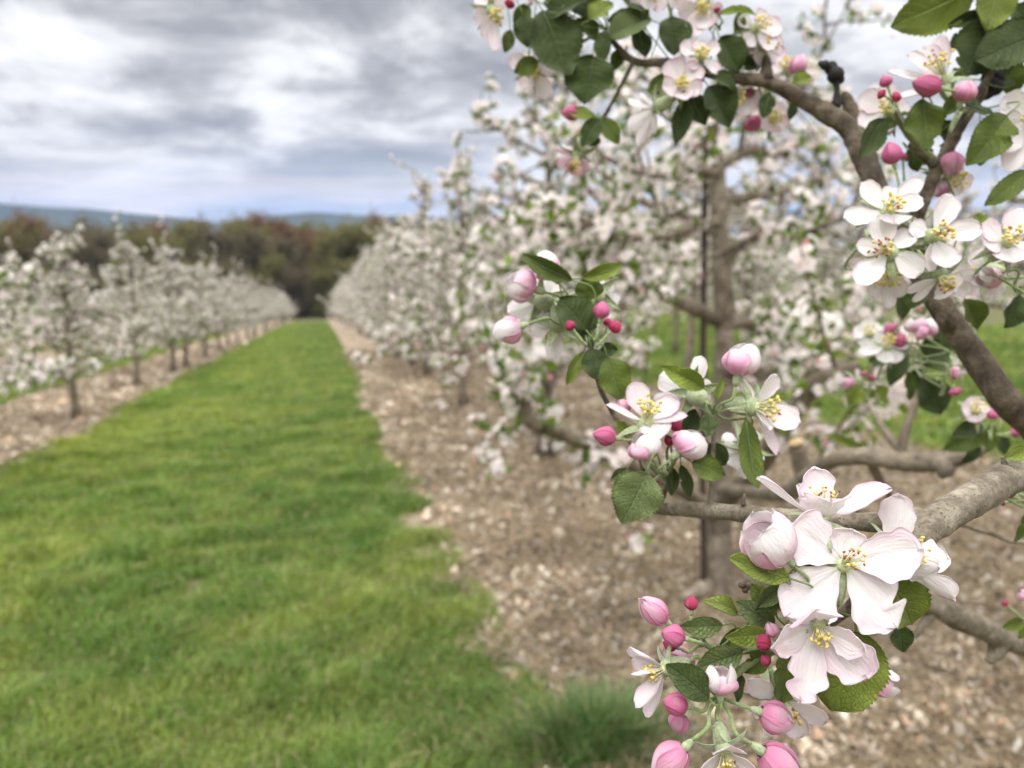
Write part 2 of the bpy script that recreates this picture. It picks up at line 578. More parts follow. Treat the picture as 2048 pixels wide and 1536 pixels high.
def edge(x0, y, s, seed):
    return x0 + s * ((vnoise(y, y * 0, 0.9, seed) - 0.5) * 0.30 + (vnoise(y, y * 0, 0.22, seed + 1) - 0.5) * 0.22)


for k, (rx, _) in enumerate(ROWS):
    if rx > 7:
        continue
    a, b = STRIP.get(rx, (rx - 1.0, rx + 1.0))
    ys = np.concatenate([np.arange(-3, 14, 0.12), np.arange(14, 80, 0.7)])
    L = edge(a, ys, 1, 10 + k)
    Rr = edge(b, ys, 1, 40 + k)
    tt = np.linspace(0, 1, 5)
    X = L[:, None] + (Rr - L)[:, None] * tt
    Y = np.repeat(ys[:, None], 5, 1)
    v = np.stack([X, Y, gz(X, Y) + 0.005], -1).reshape(-1, 3)
    i = np.arange(len(ys) - 1)[:, None] * 5
    j = np.arange(4)[None]
    m = MB()
    m.add(v, np.stack([i + j, i + j + 1, i + 6 + j, i + 5 + j], -1).reshape(-1, 4))
    tag(m.build('ground_mulch_strip', M_mulch), kind='structure')

rng = np.random.default_rng(5)


def in_view(x, y, z, pad=150):
    d = np.stack([x, y, z - CAMH], -1)
    a, b, c = d @ RT, d @ UP, d @ FW
    px, py = 1024 + F * a / np.maximum(c, 0.01), 768 - F * b / np.maximum(c, 0.01)
    return (c > 0.3) & (px > -pad) & (px < 2048 + pad) & (py > -pad) & (py < 1536 + pad)


def blades(name, x0, x1, y0, y1, n, hgt, wid, seed, soft=0.10):
    r = np.random.default_rng(seed)
    y = y0 * (y1 / y0) ** r.random(n)
    x = x0 + (x1 - x0) * r.random(n)
    # clumps
    ok = (vnoise(x, y, 0.16, seed + 3) + 0.5 * vnoise(x, y, 0.6, seed + 4)) > 0.20
    lo = edge(np.full(n, x0 + soft), y, 1.6, seed + 5) - 0.04 * r.exponential(1, n)
    hi = edge(np.full(n, x1 - soft), y, 1.6, seed + 6) + 0.04 * r.exponential(1, n)
    if name == 'lane':
        # ragged tufts creep over the mulch close to the camera
        hi = hi + np.where((vnoise(x, y, 0.33, 77) > 0.50) & (y < 2.9), 0.26, 0)
        bare = (vnoise(x, y, 0.4, 91) + 0.35 * vnoise(x, y, 0.1, 92) > 1.12) & (y < 4)
        ok &= ~(bare & (r.random(n) < .55))
    ok &= (x > lo) & (x < hi)
    x, y = x[ok], y[ok]
    z = gz(x, y)
    ok = in_view(x, y, z)
    x, y, z = x[ok], y[ok], z[ok]
    n = len(x)
    dist = np.sqrt(x * x + y * y)
    tall = 0.35 + 1.3 * vnoise(x, y, 0.22, seed + 7) ** 1.3
    h = hgt * tall * (0.6 + 0.8 * r.random(n)) * (1 + 0.015 * dist)
    w = wid * (0.7 + 0.6 * r.random(n)) * (1 + 0.28 * dist)
    th = r.random(n) * 2 * math.pi
    lean = r.normal(0, 0.55, (n, 2)) + np.array([0.15, 0])
    wx, wy = np.cos(th) * w, np.sin(th) * w
    b0 = np.stack([x - wx, y - wy, z - 0.003], -1)
    b1 = np.stack([x + wx, y + wy, z - 0.003], -1)
    mx, my, mz = x + lean[:, 0] * h * 0.3, y + lean[:, 1] * h * 0.3, z + h * 0.62
    m0 = np.stack([mx - wx * .7, my - wy * .7, mz], -1)
    m1 = np.stack([mx + wx * .7, my + wy * .7, mz], -1)
    tp = np.stack([x + lean[:, 0] * h, y + lean[:, 1] * h, z + h * np.clip(1 - 0.25 * np.hypot(lean[:, 0], lean[:, 1]), .35, 1)], -1)
    v = np.stack([b0, b1, m1, m0, tp], 1).reshape(-1, 3)
    k = np.arange(n)[:, None] * 5
    q = k + np.array([0, 1, 2, 3])
    t = k + np.array([3, 2, 4])
    warm = np.clip(vnoise(x, y, 0.8, seed + 8) * 0.9 + vnoise(x, y, 0.17, seed + 9) * 0.9 - 0.5 + r.normal(0, .16, n), 0, 1)[:, None]
    left = np.clip((-x - 0.2) / 2.2, 0, 1)[:, None] if name == 'lane' else 0.3
    c = np.array([0.118, 0.200, 0.044]) * (1 - warm) + np.array([0.262, 0.315, 0.080]) * warm
    c = c * (1 + 0.22 * left * np.array([1.25, 1.0, 0.6]))
    c = c * (0.70 + 0.5 * r.random((n, 1))) * (0.78 + 0.28 * vnoise(x, y, 0.13, seed + 12) + 0.30 * vnoise(x, y, 0.06, seed + 13))[:, None]
    dry = r.random(n) < 0.06
    c[dry] = np.array([0.40, 0.34, 0.19]) * (0.7 + 0.5 * r.random((dry.sum(), 1)))
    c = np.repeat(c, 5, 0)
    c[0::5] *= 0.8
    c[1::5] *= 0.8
    return v, q, t, c


gm = MB()
for args in (('lane', -2.68, 0.64, 1.0, 60, 420000, 0.050, 0.0017, 100),
             ('b', 4.75, 12.0, 2.0, 45, 150000, 0.055, 0.003, 200),
             ('b', -6.9, -4.35, 6.0, 40, 50000, 0.055, 0.003, 300),
             ('b', 12.0, 24.0, 8.0, 50, 50000, 0.06, 0.004, 400)):
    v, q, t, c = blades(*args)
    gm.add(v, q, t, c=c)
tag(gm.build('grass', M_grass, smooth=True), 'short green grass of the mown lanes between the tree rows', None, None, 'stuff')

# wood chips, twigs and straw on the strips under the trees
cm = MB()
for (x0, x1, y0, y1, n) in ((0.54, 3.1, 1.0, 22, 120000), (-4.5, -2.52, 5, 30, 26000), (3.05, 4.85, 2.5, 22, 40000)):
    y = y0 * (y1 / y0) ** rng.random(n)
    x = x0 + (x1 - x0) * rng.random(n)
    keep = in_view(x, y, gz(x, y))
    x, y = x[keep], y[keep]
    n = len(x)
    z = gz(x, y) + 0.004 + 0.018 * rng.random(n) * vnoise(x, y, 0.3, 9)
    straw = rng.random(n) < 0.36
    dist = np.hypot(x, y)
    ln = np.where(straw, 0.03 + 0.09 * rng.random(n), 0.006 + 0.030 * rng.random(n) ** 2.4) * (1 + 0.06 * dist)
    wd = np.where(straw, 0.0016, ln * (0.25 + 0.5 * rng.random(n))) * (1 + 0.05 * dist)
    big = (rng.random(n) < 0.006) & ~straw
    ln = np.where(big, 0.022 + 0.03 * rng.random(n), ln)
    wd = np.where(big, 0.012 + 0.016 * rng.random(n), wd)
    th = rng.random(n) * 2 * math.pi
    tl = rng.normal(0, 0.35, n)
    tw = rng.normal(0, 0.45, n)
    ux = np.stack([np.cos(th) * np.cos(tl), np.sin(th) * np.cos(tl), np.sin(tl)], -1) * ln[:, None] * .5
    uy = np.stack([-np.sin(th) * np.cos(tw), np.cos(th) * np.cos(tw), np.sin(tw)], -1) * wd[:, None] * .5
    c0 = np.stack([x, y, z], -1) + np.stack([0 * x, 0 * x, np.abs(ux[:, 2]) + np.abs(uy[:, 2])], -1) * 0.8
    jit = 1 + 0.35 * rng.normal(0, 1, (4, n, 1)).clip(-1.5, 1.5)
    top = [c0 + ux * jit[0] + uy, c0 - ux + uy * jit[1], c0 - ux * jit[2] - uy, c0 + ux - uy * jit[3]]
    dn = np.array([0, 0, -0.003])
    v = np.stack(top + [p + dn for p in top], 1).reshape(-1, 3)
    k = np.arange(n)[:, None, None] * 8
    q = (k + np.array([[0, 1, 2, 3], [0, 4, 5, 1], [1, 5, 6, 2], [2, 6, 7, 3], [3, 7, 4, 0]])).reshape(-1, 4)
    pal = np.array([[0.30, 0.24, 0.18], [0.17, 0.13, 0.095], [0.41, 0.345, 0.27], [0.10, 0.078, 0.058], [0.32, 0.22, 0.15], [0.47, 0.42, 0.345], [0.29, 0.25, 0.21]])
    patch = 0.55 * vnoise(x, y, 0.45, 19) + 0.45 * vnoise(x, y, 0.16, 20)
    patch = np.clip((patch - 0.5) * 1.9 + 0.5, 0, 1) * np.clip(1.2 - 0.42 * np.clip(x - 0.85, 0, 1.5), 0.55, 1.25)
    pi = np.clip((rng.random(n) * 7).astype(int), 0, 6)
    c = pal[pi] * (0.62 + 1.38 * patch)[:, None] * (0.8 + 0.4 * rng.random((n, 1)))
    c[straw] = np.array([0.38, 0.30, 0.19]) * (0.6 + 0.6 * rng.random((straw.sum(), 1)))
    c[big] = np.array([0.50, 0.46, 0.39]) * (0.8 + 0.3 * rng.random((big.sum(), 1)))
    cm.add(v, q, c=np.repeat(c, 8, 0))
for k in range(170):                       # prunings lying on the mulch
    y0 = 1.6 * 8 ** rng.random()
    x0 = rng.uniform(.7, 2.7)
    a, L, rd = rng.uniform(0, 6.28), rng.uniform(.06, .38), rng.uniform(.0015, .0045)
    s_ = np.linspace(-.5, .5, 5)
    tx = x0 + np.cos(a) * L * s_ + rng.normal(0, .012, 5)
    ty = y0 + np.sin(a) * L * s_ + rng.normal(0, .012, 5)
    tube(cm, np.stack([tx, ty, gz(tx, ty) + .016 + rng.uniform(0, .012, 5)], -1), [rd, rd, rd * .9, rd * .75, rd * .5], 6,
         c=np.array([.17, .13, .10]) * rng.uniform(.5, 1.5))
for k in range(420):                       # fallen petals
    y0 = 1.6 * 8 ** rng.random()
    x0 = rng.uniform(.62, 2.7)
    a, q_ = rng.uniform(0, 6.28), rng.uniform(.005, .010)
    p_ = np.array([x0, y0, float(gz(x0, y0)) + .024])
    h_, k_ = np.array([math.cos(a), math.sin(a), rng.normal(0, .3)]) * q_, np.array([-math.sin(a), math.cos(a), rng.normal(0, .3)]) * q_ * .7
    cm.add([p_ - h_, p_ - k_, p_ + h_, p_ + k_], [[0, 1, 2, 3]], c=np.array([.74, .66, .64]) * rng.uniform(.7, 1.05))
tag(cm.build('ground_wood_chips', M_chip, smooth=False), 'loose wood chips and straw spread under the apple rows', None, None, 'stuff')

# ------------------------------------------------------------------ hills, woodland
hb = MB()
for (yb, base, amp, seed, x0, x1) in ((1500, 46, 16, 3, -1700, 1900),):
    xs = np.linspace(x0, x1, 160)
    crest = CAMH - 6 + base + amp * (vnoise(xs, xs * 0, 420, seed) - 0.5) * 2 + 5 * (vnoise(xs, xs * 0, 110, seed + 1) - 0.5)
    crest = CAMH + np.interp(xs, [-1700, -537, -400, -300, -170, -90, 0, 190, 600, 1900], [66, 44, 34, 22, 12, 25, 29, 21, 34, 52]) + 7 * (vnoise(xs, xs * 0, 90, 5) - .5)
    crest = crest - 0 * 13 * np.exp(-((xs + 330) / 170) ** 2)
    prof = [(-420, 0), (-260, .33), (-120, .72), (-40, .93), (0, 1), (60, .94), (260, .5), (500, 0)]
    zb = float(gz(0, 1500)) - 2
    v = np.stack([np.stack([xs, yb + d + 0 * xs, zb + (crest - zb) * f + 3 * vnoise(xs, xs * 0 + d, 60, 8) * (0 < f < 1)], -1) for d, f in prof])
    nx = len(xs)
    i = np.arange(len(prof) - 1)[:, None] * nx
    j = np.arange(nx - 1)[None]
    hb.add(v.reshape(-1, 3), np.stack([i + j, i + j + 1, i + nx + j + 1, i + nx + j], -1).reshape(-1, 4))
tag(hb.build('hills', M_hill), kind='structure')


def flakes(mb, pos, size, r, col, jit=0.25, aspect=0.55, droop=0.0, m=0):
    """Small leaf-shaped quads scattered at pos."""
    n = len(pos)
    a = r.normal(0, 1, (n, 3))
    a[:, 2] -= droop
    a /= np.linalg.norm(a, axis=1, keepdims=True)
    b = np.cross(a, r.normal(0, 1, (n, 3)))
    b /= np.maximum(np.linalg.norm(b, axis=1, keepdims=True), 1e-9)
    nn = np.cross(a, b)
    s = (size * (0.7 + 0.6 * r.random(n)))[:, None]
    w = s * aspect * 0.5
    v = np.stack([pos, pos + a * s * .45 + b * w + nn * s * .08, pos + a * s - nn * s * .1, pos + a * s * .45 - b * w + nn * s * .08], 1).reshape(-1, 3)
    c = col * (1 + jit * r.normal(0, 1, (n, 1))).clip(.4, 1.7)
    mb.add(v, np.arange(n * 4).reshape(-1, 4), c=np.repeat(c, 4, 0), m=m)


WOOD = []
for kind, (c1, c2, h, dens) in enumerate((((0.105, 0.092, 0.052), (0.165, 0.14, 0.072), 11.5, 4400), ((0.115, 0.115, 0.042), (0.20, 0.185, 0.06), 11.0, 6000), ((0.19, 0.10, 0.052), (0.16, 0.10, 0.055), 12.0, 5600))):
    for var in range(2):
        r = np.random.default_rng(70 + kind * 5 + var)
        tm, cmn = MB(), MB()
        H = h * r.uniform(.92, 1.05)
        zz = np.linspace(0, H * .9, 9)
        tr = np.stack([np.cumsum(r.normal(0, .12, 9)), np.cumsum(r.normal(0, .12, 9)), zz], -1)
        tube(tm, tr, np.linspace(.24, .03, 9), 7)
        ends = []
        for k in range(26):
            f = r.uniform(.22, .95)
            p0 = np.array([np.interp(f * H * .9, zz, tr[:, 0]), np.interp(f * H * .9, zz, tr[:, 1]), f * H * .9])
            az = k * 2.4 + r.normal(0, .3)
            L = H * (.34 * (1 - .62 * f)) * r.uniform(.7, 1.2)
            d = np.array([math.cos(az), math.sin(az), r.uniform(.3, .9)])
            q = np.array([p0 + d * L * s + np.array([0, 0, .25 * L * s * s]) for s in np.linspace(0, 1, 5)])
            q[1:] += r.normal(0, .1, (4, 3))
            tube(tm, q, np.linspace(.085, .015, 5), 4)
            for s in range(5):
                b0 = q[1 + s % 4]
                e = b0 + r.normal(0, .55, 3) * np.array([1, 1, .7]) + np.array([0, 0, .35])
                tube(tm, [b0, (b0 + e) / 2 + r.normal(0, .08, 3), e], [.03, .02, .007], 3)
                ends += [b0, (b0 + e) / 2, e]
        ends = np.array(ends)
        pos = ends[r.integers(0, len(ends), dens)] + r.normal(0, .42, (dens, 3))
        mixc = r.random((dens, 1))
        flakes(cmn, pos, np.full(dens, .32), r, np.array(c1) * (1 - mixc) + np.array(c2) * mixc)
        WOOD.append((tm.mesh('trunk', M_wbark), cmn.mesh('crown', M_foliage)))


def put(meshes, names, name, loc, rz, sc, label, cat, group):
    root = thing(name, loc, label, cat, group)
    root.rotation_euler = (0, 0, rz)
    root.scale = (sc, sc, sc)
    for me, nm in zip(meshes, names):
        o = bpy.data.objects.new(nm, me)
        COL.objects.link(o)
        o.parent = root
    return root


r = np.random.default_rng(8)
WL = ['bare brown tree just budding in the wood beyond the orchard', 'olive green tree coming into leaf in the wood beyond the orchard',
      'rust red tree with new leaves in the wood beyond the orchard']
WG = ['brown trees of the far wood', 'olive trees of the far wood', 'rust trees of the far wood']
for rank in range(4):
    for x in np.arange(-66 - rank * 4, 36, 3.3):
        xx, yy = x + r.normal(0, .9), 90 + rank * 6 + r.normal(0, 1.3)
        k = r.choice([0, 0, 1, 1, 0, 1, 1, 2] if rank else [0, 1, 1, 0])
        s = r.uniform(.80, .96) * (1.0 + .045 * rank)
        put(WOOD[k * 2 + int(r.integers(2))], ('trunk', 'crown'), 'woodland_tree', (xx, yy, float(gz(xx, yy)) - .1), r.uniform(0, 6.28), s, WL[k], 'tree', WG[k])
# low shrubs closing the end of the lane
for k, x in enumerate(np.arange(-30, 14, 1.7)):
    xx, yy = x + r.normal(0, .4), 84 + r.normal(0, .8)
    put(WOOD[k % 4], ('trunk', 'crown'), 'woodland_shrub', (xx, yy, float(gz(xx, yy)) - 1.6), r.uniform(0, 6.28), r.uniform(.55, .72),
        'low green thicket bush at the foot of the far wood', 'bush', 'thicket along the wood edge')

# ------------------------------------------------------------------ orchard trees


def bloom(mb_f, mb_l, pos, out, r, nf=(4, 6), nl=(5, 9), rad=0.036, fs=0.019, full=True, pink=0.35):
    """Clusters of five-petalled flowers with leaves round them."""
    n = len(pos)
    # flowers
    cnt = r.integers(nf[0], nf[1] + 1, n)
    idx = np.repeat(np.arange(n), cnt)
    m = len(idx)
    d = r.normal(0, 1, (m, 3)) + out[idx] * 1.1 + np.array([0, 0, .25])
    d /= np.linalg.norm(d, axis=1, keepdims=True)
    c = pos[idx] + d * (rad * (0.75 + 0.5 * r.random((m, 1))))
    h = np.cross(d, r.normal(0, 1, (m, 3)))
    h /= np.linalg.norm(h, axis=1, keepdims=True)
    k = np.cross(d, h)
    s = fs * (0.75 + 0.5 * r.random((m, 1)))
    op = np.clip(r.normal(0.25, 0.25, (m, 1)), -0.1, 0.9)      # how far the petals stand up
    col = np.array([0.90, 0.87, 0.86]) * (1 - .6 * pink * r.random((m, 1)) * np.array([.12, .38, .24]))
    vs, cs = [], []
    for a in range(5):
        th = a * 2 * math.pi / 5
        t = math.cos(th) * h + math.sin(th) * k
        w = -math.sin(th) * h + math.cos(th) * k
        t2 = t * (1 - op * .55) + d * op
        vs.append(np.stack([c, c + t2 * s * .62 + w * s * .46, c + t2 * s * 1.05 + d * s * .06, c + t2 * s * .62 - w * s * .46], 1))
        f = 0.93 + 0.1 * r.random((m, 1, 1))
        cs.append(np.broadcast_to(col[:, None] * f, (m, 4, 3)))
    v = np.stack(vs, 1).reshape(-1, 3)
    cc = np.stack(cs, 1).reshape(-1, 3)
    mb_f.add(v, np.arange(len(v)).reshape(-1, 4), c=cc)
    if full:
        b = s * .2
        v = np.stack([c + h * b + d * s * .25, c + k * b + d * s * .25, c - h * b + d * s * .25, c - k * b + d * s * .25], 1).reshape(-1, 3)
        mb_f.add(v, np.arange(len(v)).reshape(-1, 4), c=(0.66, 0.56, 0.24))
        # unopened buds
        cnt = r.integers(0, 3, n)
        ib = np.repeat(np.arange(n), cnt)
        bp = pos[ib] + (r.normal(0, 1, (len(ib), 3)) + out[ib]) * rad * .65
        flakes(mb_f, bp, np.full(len(ib), fs * .75), r, np.array([0.68, 0.30, 0.38]), .2, .8)
    cnt = r.integers(nl[0], nl[1] + 1, n)
    il = np.repeat(np.arange(n), cnt)
    g = r.random((len(il), 1))
    lc = np.array([0.065, 0.12, 0.022]) * (1 - g) + np.array([0.20, 0.29, 0.05]) * g
    lp = pos[il] + r.normal(0, 1, (len(il), 3)) * rad * .35
    flakes(mb_l, lp, np.full(len(il), fs * 1.85), r, lc, .18, .62)


def shoots(tm, r, p0, d0, L, r0, r1, seg=7, sag=0.0, up=0.0, sides=5, wob=0.06):
    d = unit(d0)
    pts = [np.asarray(p0, float)]
    for k in range(seg):
        d = unit(d + r.normal(0, wob, 3) + np.array([0, 0, up - sag * k / seg]))
        pts.append(pts[-1] + d * L / seg)
    pts = np.array(pts)
    tube(tm, pts, np.linspace(r0, r1, seg + 1), sides)
    return pts


def along(pts, step, r, f0=0.15):
    s = np.concatenate([[0], np.cumsum(np.linalg.norm(np.diff(pts, axis=0), axis=1))])
    t = np.arange(s[-1] * f0, s[-1] + 1e-6, step)
    if not len(t):
        t = np.array([s[-1]])
    t = np.clip(t + r.normal(0, step * .25, len(t)), 0, s[-1])
    p = np.stack([np.interp(t, s, pts[:, i]) for i in range(3)], -1)
    return p


def orchard_tree(seed, H, spread, zlow, nlat, step, full, fs=0.019, sub=(4, 7), leafy=1.0):
    r = np.random.default_rng(seed)
    tm, fm, lm = MB(), MB(), MB()
    zz = np.linspace(0, H * .9, 12)
    tr = np.stack([np.cumsum(r.normal(0, .012, 12)), np.cumsum(r.normal(0, .012, 12)), zz], -1)
    rad = np.interp(zz, [0, .06, .25, H * .9], [.085, .062, .05, .012])
    tube(tm, tr, rad, 9, .12, r)
    C, O = [], []

    def hang(pts, st, f0=.15):
        p = along(pts, st, r, f0)
        q = p + r.normal(0, .028, p.shape)
        C.append(q)
        o = r.normal(0, .7, p.shape)
        O.append(o / np.linalg.norm(o, axis=1, keepdims=True))

    for k in range(nlat):
        f = (k + r.random()) / nlat
        z = zlow + (H * .9 - zlow) * f ** 0.9
        p0 = np.array([np.interp(z, zz, tr[:, 0]), np.interp(z, zz, tr[:, 1]), z])
        az = k * 2.39996 + r.normal(0, .35)
        L = spread * (1.12 - 1.0 * f ** .8) * r.uniform(.65, 1.15)
        ris = r.uniform(.1, .55) if f < .8 else r.uniform(.5, 1.1)
        pts = shoots(tm, r, p0, (math.cos(az), math.sin(az), ris), L, .024 * (1.1 - .6 * f), .005, 8, sag=r.uniform(-.06, .16), sides=6)
        hang(pts, step, .22)
        for s in range(int(r.integers(*sub))):
            b = pts[int(r.integers(2, 9))]
            dd = unit(pts[-1] - pts[0]) * .5 + r.normal(0, .6, 3) + np.array([0, 0, .35])
            ps = shoots(tm, r, b, dd, L * r.uniform(.18, .5), .009, .003, 4, sides=4, wob=.12)
            hang(ps, step, .25)
    for k in range(4):
        p0 = tr[int(r.integers(8, 12))]
        ps = shoots(tm, r, p0, (r.normal(0, .3), r.normal(0, .3), 1), r.uniform(.3, .8), .012, .003, 6, sides=5, wob=.1)
        hang(ps, step * 1.3, .2)
    C, O = np.concatenate(C), np.concatenate(O)
    bloom(fm, lm, C, O, r, full=full, fs=fs, nf=(6, 9), nl=(int(5 * leafy), int(9 * leafy)))
    return [tm.mesh('trunk', M_bark2), fm.mesh('blossom', M_bloom), lm.mesh('leaves', M_foliage)]


TALL = [orchard_tree(200 + k, 3.3 + .3 * (k % 2), 1.5, .40, 36, .105, True, fs=.024, sub=(3, 6)) for k in range(3)]
SHORT = [orchard_tree(300 + k, 2.55 + .15 * (k % 2), 1.25, .44, 32, .094, True, fs=.023, sub=(4, 7)) for k in range(3)]
HIGH = [orchard_tree(400 + k, 3.4 + .3 * k, 1.5, 1.0, 34, .105, True, fs=.024, sub=(3, 6)) for k in range(2)]
TNAMES = ('trunk', 'blossom', 'leaves')
ORD = ['nearest', 'second', 'third', 'fourth', 'fifth', 'sixth', 'seventh', 'eighth']
ROWTXT = {-12.55: 'third row to the left of the grass lane', -7.8: 'second row to the left of the grass lane',
          -3.02: 'row along the left edge of the grass lane', 1.72: 'row along the right edge of the grass lane',
          4.45: 'second row to the right of the grass lane', 7.9: 'third row to the right of the grass lane', 11.4: 'fourth row to the right of the grass lane', 15.2: 'fifth row to the right of the grass lane'}
rr_ = np.random.default_rng(99)
for rx, kind in ROWS:
    if rx == 1.72:
        ys = [hit(1040, 930)[0][1], hit(905, 818)[0][1], hit(862, 752)[0][1]] + list(np.arange(15.4, 76, 3.05))
    elif rx == -3.02:
        ys = [6.55, hit(140, 838)[0][1], hit(255, 775)[0][1], hit(320, 745)[0][1]] + list(np.arange(18.1, 76, 3.05))
    elif rx == -7.8:
        ys = list(np.arange(13.5, 72, 3.1))
    elif rx == -12.55:
        ys = list(np.arange(25, 70, 3.1))
    else:
        ys = list(np.arange({4.45: 8.6, 7.9: 6.9, 11.4: 9.6, 15.2: 12.5}[rx], {4.45: 66, 7.9: 58, 11.4: 50, 15.2: 44}[rx], 3.1))
    lib = (HIGH if rx > 2 else TALL) if kind == 't' else SHORT
    for k, y in enumerate(ys):
        xx, yy = rx + rr_.normal(0, .06), y + rr_.normal(0, .12)
        near = 6 if rx in (1.72, -3.02) else 0
        if k < near:
            lab = 'white blossoming apple tree, %s of the %s' % (ORD[k + (1 if rx == 1.72 else 0)], ROWTXT[rx])
        else:
            lab = ('white blossoming apple tree far along the ' if near else 'white blossoming apple tree in the ') + ROWTXT[rx]
        put(lib[(k * 2 + int(rr_.integers(2))) % len(lib)], TNAMES, 'apple_tree', (xx, yy, float(gz(xx, yy)) - .02), rr_.uniform(0, 6.28),
            (1.12 if (rx == -3.02 and k == 0) else rr_.uniform(.98, 1.1) if (rx == 1.72 and k < 2) else rr_.uniform(1.0, 1.14) if rx > 2 else rr_.uniform(.92, 1.06)), lab, 'apple tree', 'apple trees of the ' + ROWTXT[rx])

# the tree with the steel stake, next along the right-hand row
hp, hd = hit(1430, 1185)
T1 = thing('apple_tree', tuple(hp), 'thick-trunked blossoming apple tree tied beside a dark steel stake', 'apple tree', 'apple trees of the ' + ROWTXT[1.72])
r = np.random.default_rng(17)


def pxpath(rows, k=6):
    """rows of (px, py, depth, radius px) -> smooth points and radii in metres."""
    s = spline(np.array(rows, float), k)
    pts = np.array([P(a, b, d) for a, b, d, _ in s])
    return pts, s[:, 3] * s[:, 2] / F


tm, fm, lm = MB(), MB(), MB()
D = hd
pts, rad = pxpath([(1432, 1195, D, 44), (1433, 1150, D, 30), (1440, 1000, D, 24), (1446, 800, D, 21), (1448, 640, D, 20), (1440, 460, D, 18), (1434, 330, D, 16), (1425, 230, D, 11), (1440, 120, D, 7)])
pts[0][2] -= .03
tube(tm, pts, rad, 14, .08, r)
tube(tm, *pxpath([(1432, 1160, D, 22), (1395, 1185, D - .08, 16), (1360, 1200, D - .14, 8)], 4), 8, .1, r)
tube(tm, *pxpath([(1436, 1160, D, 22), (1462, 1190, D - .05, 14), (1490, 1205, D - .1, 7)], 4), 8, .1, r)
limbs = [
    [(1436, 1030, D, 16), (1330, 960, D - .35, 16), (1210, 905, D - .7, 17), (1120, 862, D - .95, 17), (1060, 842, D - 1.1, 15), (1046, 770, D - 1.15, 10), (1026, 700, D - 1.15, 6)],
    [(1446, 645, D, 16), (1380, 612, D - .1, 16), (1300, 578, D - .25, 14), (1200, 558, D - .4, 11), (1110, 575, D - .5, 8), (1040, 600, D - .55, 4)],
    [(1446, 740, D, 16), (1540, 748, D - .2, 16), (1640, 735, D - .4, 14), (1740, 718, D - .5, 11), (1830, 690, D - .6, 6)],
    [(1446, 650, D, 14), (1490, 645, D + .1, 13), (1530, 665, D + .3, 11), (1600, 690, D + .5, 8), (1690, 650, D + .7, 4)],
    [(1445, 1010, D, 19), (1520, 930, D - .8, 19), (1575, 840, D - 1.2, 20), (1625, 775, D - 1.35, 20), (1690, 745, D - 1.4, 19), (1800, 725, D - 1.5, 17), (1920, 680, D - 1.6, 12)],
    [(1446, 980, D, 16), (1500, 985, D - 1.0, 14), (1570, 985, D - 1.9, 19), (1612, 962, 1.0, 21), (1660, 924, .86, 15), (1730, 912, .82, 19), (1805, 922, .80, 21), (1880, 926, .78, 18), (1930, 915, .76, 12), (1985, 893, .74, 6)],
    [(1436, 330, D, 13), (1500, 300, D + .2, 12), (1560, 310, D + .5, 9), (1640, 260, D + .8, 5)],
    [(1436, 350, D, 12), (1360, 330, D - .3, 10), (1290, 350, D - .5, 8), (1200, 310, D - .7, 4)],
    [(1440, 470, D, 12), (1350, 420, D + .3, 10), (1280, 400, D + .5, 8), (1180, 330, D + .6, 4)],
    [(1440, 440, D, 12), (1330, 470, D - .4, 10), (1230, 470, D - .6, 7), (1130, 420, D - .7, 4)],
    [(1442, 520, D, 12), (1520, 470, D - .2, 10), (1600, 470, D - .35, 8), (1720, 420, D - .45, 4)],
    [(1440, 400, D, 12), (1530, 390, D + .4, 10), (1630, 360, D + .6, 7), (1740, 330, D + .8, 4)],
    [(1430, 260, D, 10), (1380, 210, D - .2, 8), (1330, 180, D - .3, 6), (1270, 150, D - .4, 3)],
    [(1430, 240, D, 10), (1500, 200, D + .1, 8), (1560, 170, D + .2, 6), (1640, 110, D + .3, 4), (1650, 20, D + .3, 3)],
]
C, O = [], []
for li, L in enumerate(limbs):
    pts, rad = pxpath(L)
    tube(tm, pts, rad, 10 if li in (4, 5) else 8, .07, r)
    if li == 5:
        tube(tm, *pxpath([(1614, 965, 1.0, 21), (1604, 930, .99, 18), (1592, 893, .98, 15)], 4), 12, .05, r)
        # two thin upright twigs and a dead stub
        tube(tm, *pxpath([(1800, 922, .80, 9), (1812, 860, .80, 8), (1835, 790, .80, 7), (1850, 730, .79, 5)], 4), 6, .08, r)
        tube(tm, *pxpath([(1800, 905, .80, 8), (1770, 860, .82, 7), (1735, 805, .84, 4)], 4), 6, .08, r)
        tube(tm, *pxpath([(1740, 920, .82, 10), (1762, 965, .84, 9), (1790, 1010, .86, 6)], 4), 6, .08, r)
        tube(tm, *pxpath([(1870, 925, .78, 14), (1890, 938, .76, 17), (1893, 950, .76, 13)], 3), 8, .2, r)
        continue
    bare = {4: .62, 1: .45, 2: .3, 3: .3, 0: .55}.get(li, .25)
    p = along(pts, .10, r, bare)
    C.append(p + r.normal(0, .025, p.shape))
    for s in range(13 if li not in (0, 4) else 5):
        b = pts[int(r.integers(int(len(pts) * bare), len(pts)))]
        dd = r.normal(0, .8, 3) + np.array([0, 0, .25])
        ps = shoots(tm, r, b, dd, r.uniform(.2, .5), .007, .003, 4, sides=4, wob=.12)
        p = along(ps, .105, r, .3)
        C.append(p + r.normal(0, .02, p.shape))
for (a, b_, dd) in ((1020, 690, 2.25), (1002, 742, 2.25), (1050, 745, 2.25), (1062, 775, 2.2), (1040, 800, 2.25), (1085, 852, 2.3), (1010, 865, 2.6), (960, 850, 3.0), (975, 905, 3.0), (1000, 935, 3.0),
                    (1160, 905, 2.5), (1205, 930, 2.5), (1175, 960, 2.5), (1240, 915, 2.7), (1290, 1085, 2.4), (1110, 880, 2.5), (1300, 905, 3.0), (1340, 930, 3.0)):
    C.append(P(a, b_, dd)[None])
C = np.concatenate(C)
cd = C - CP
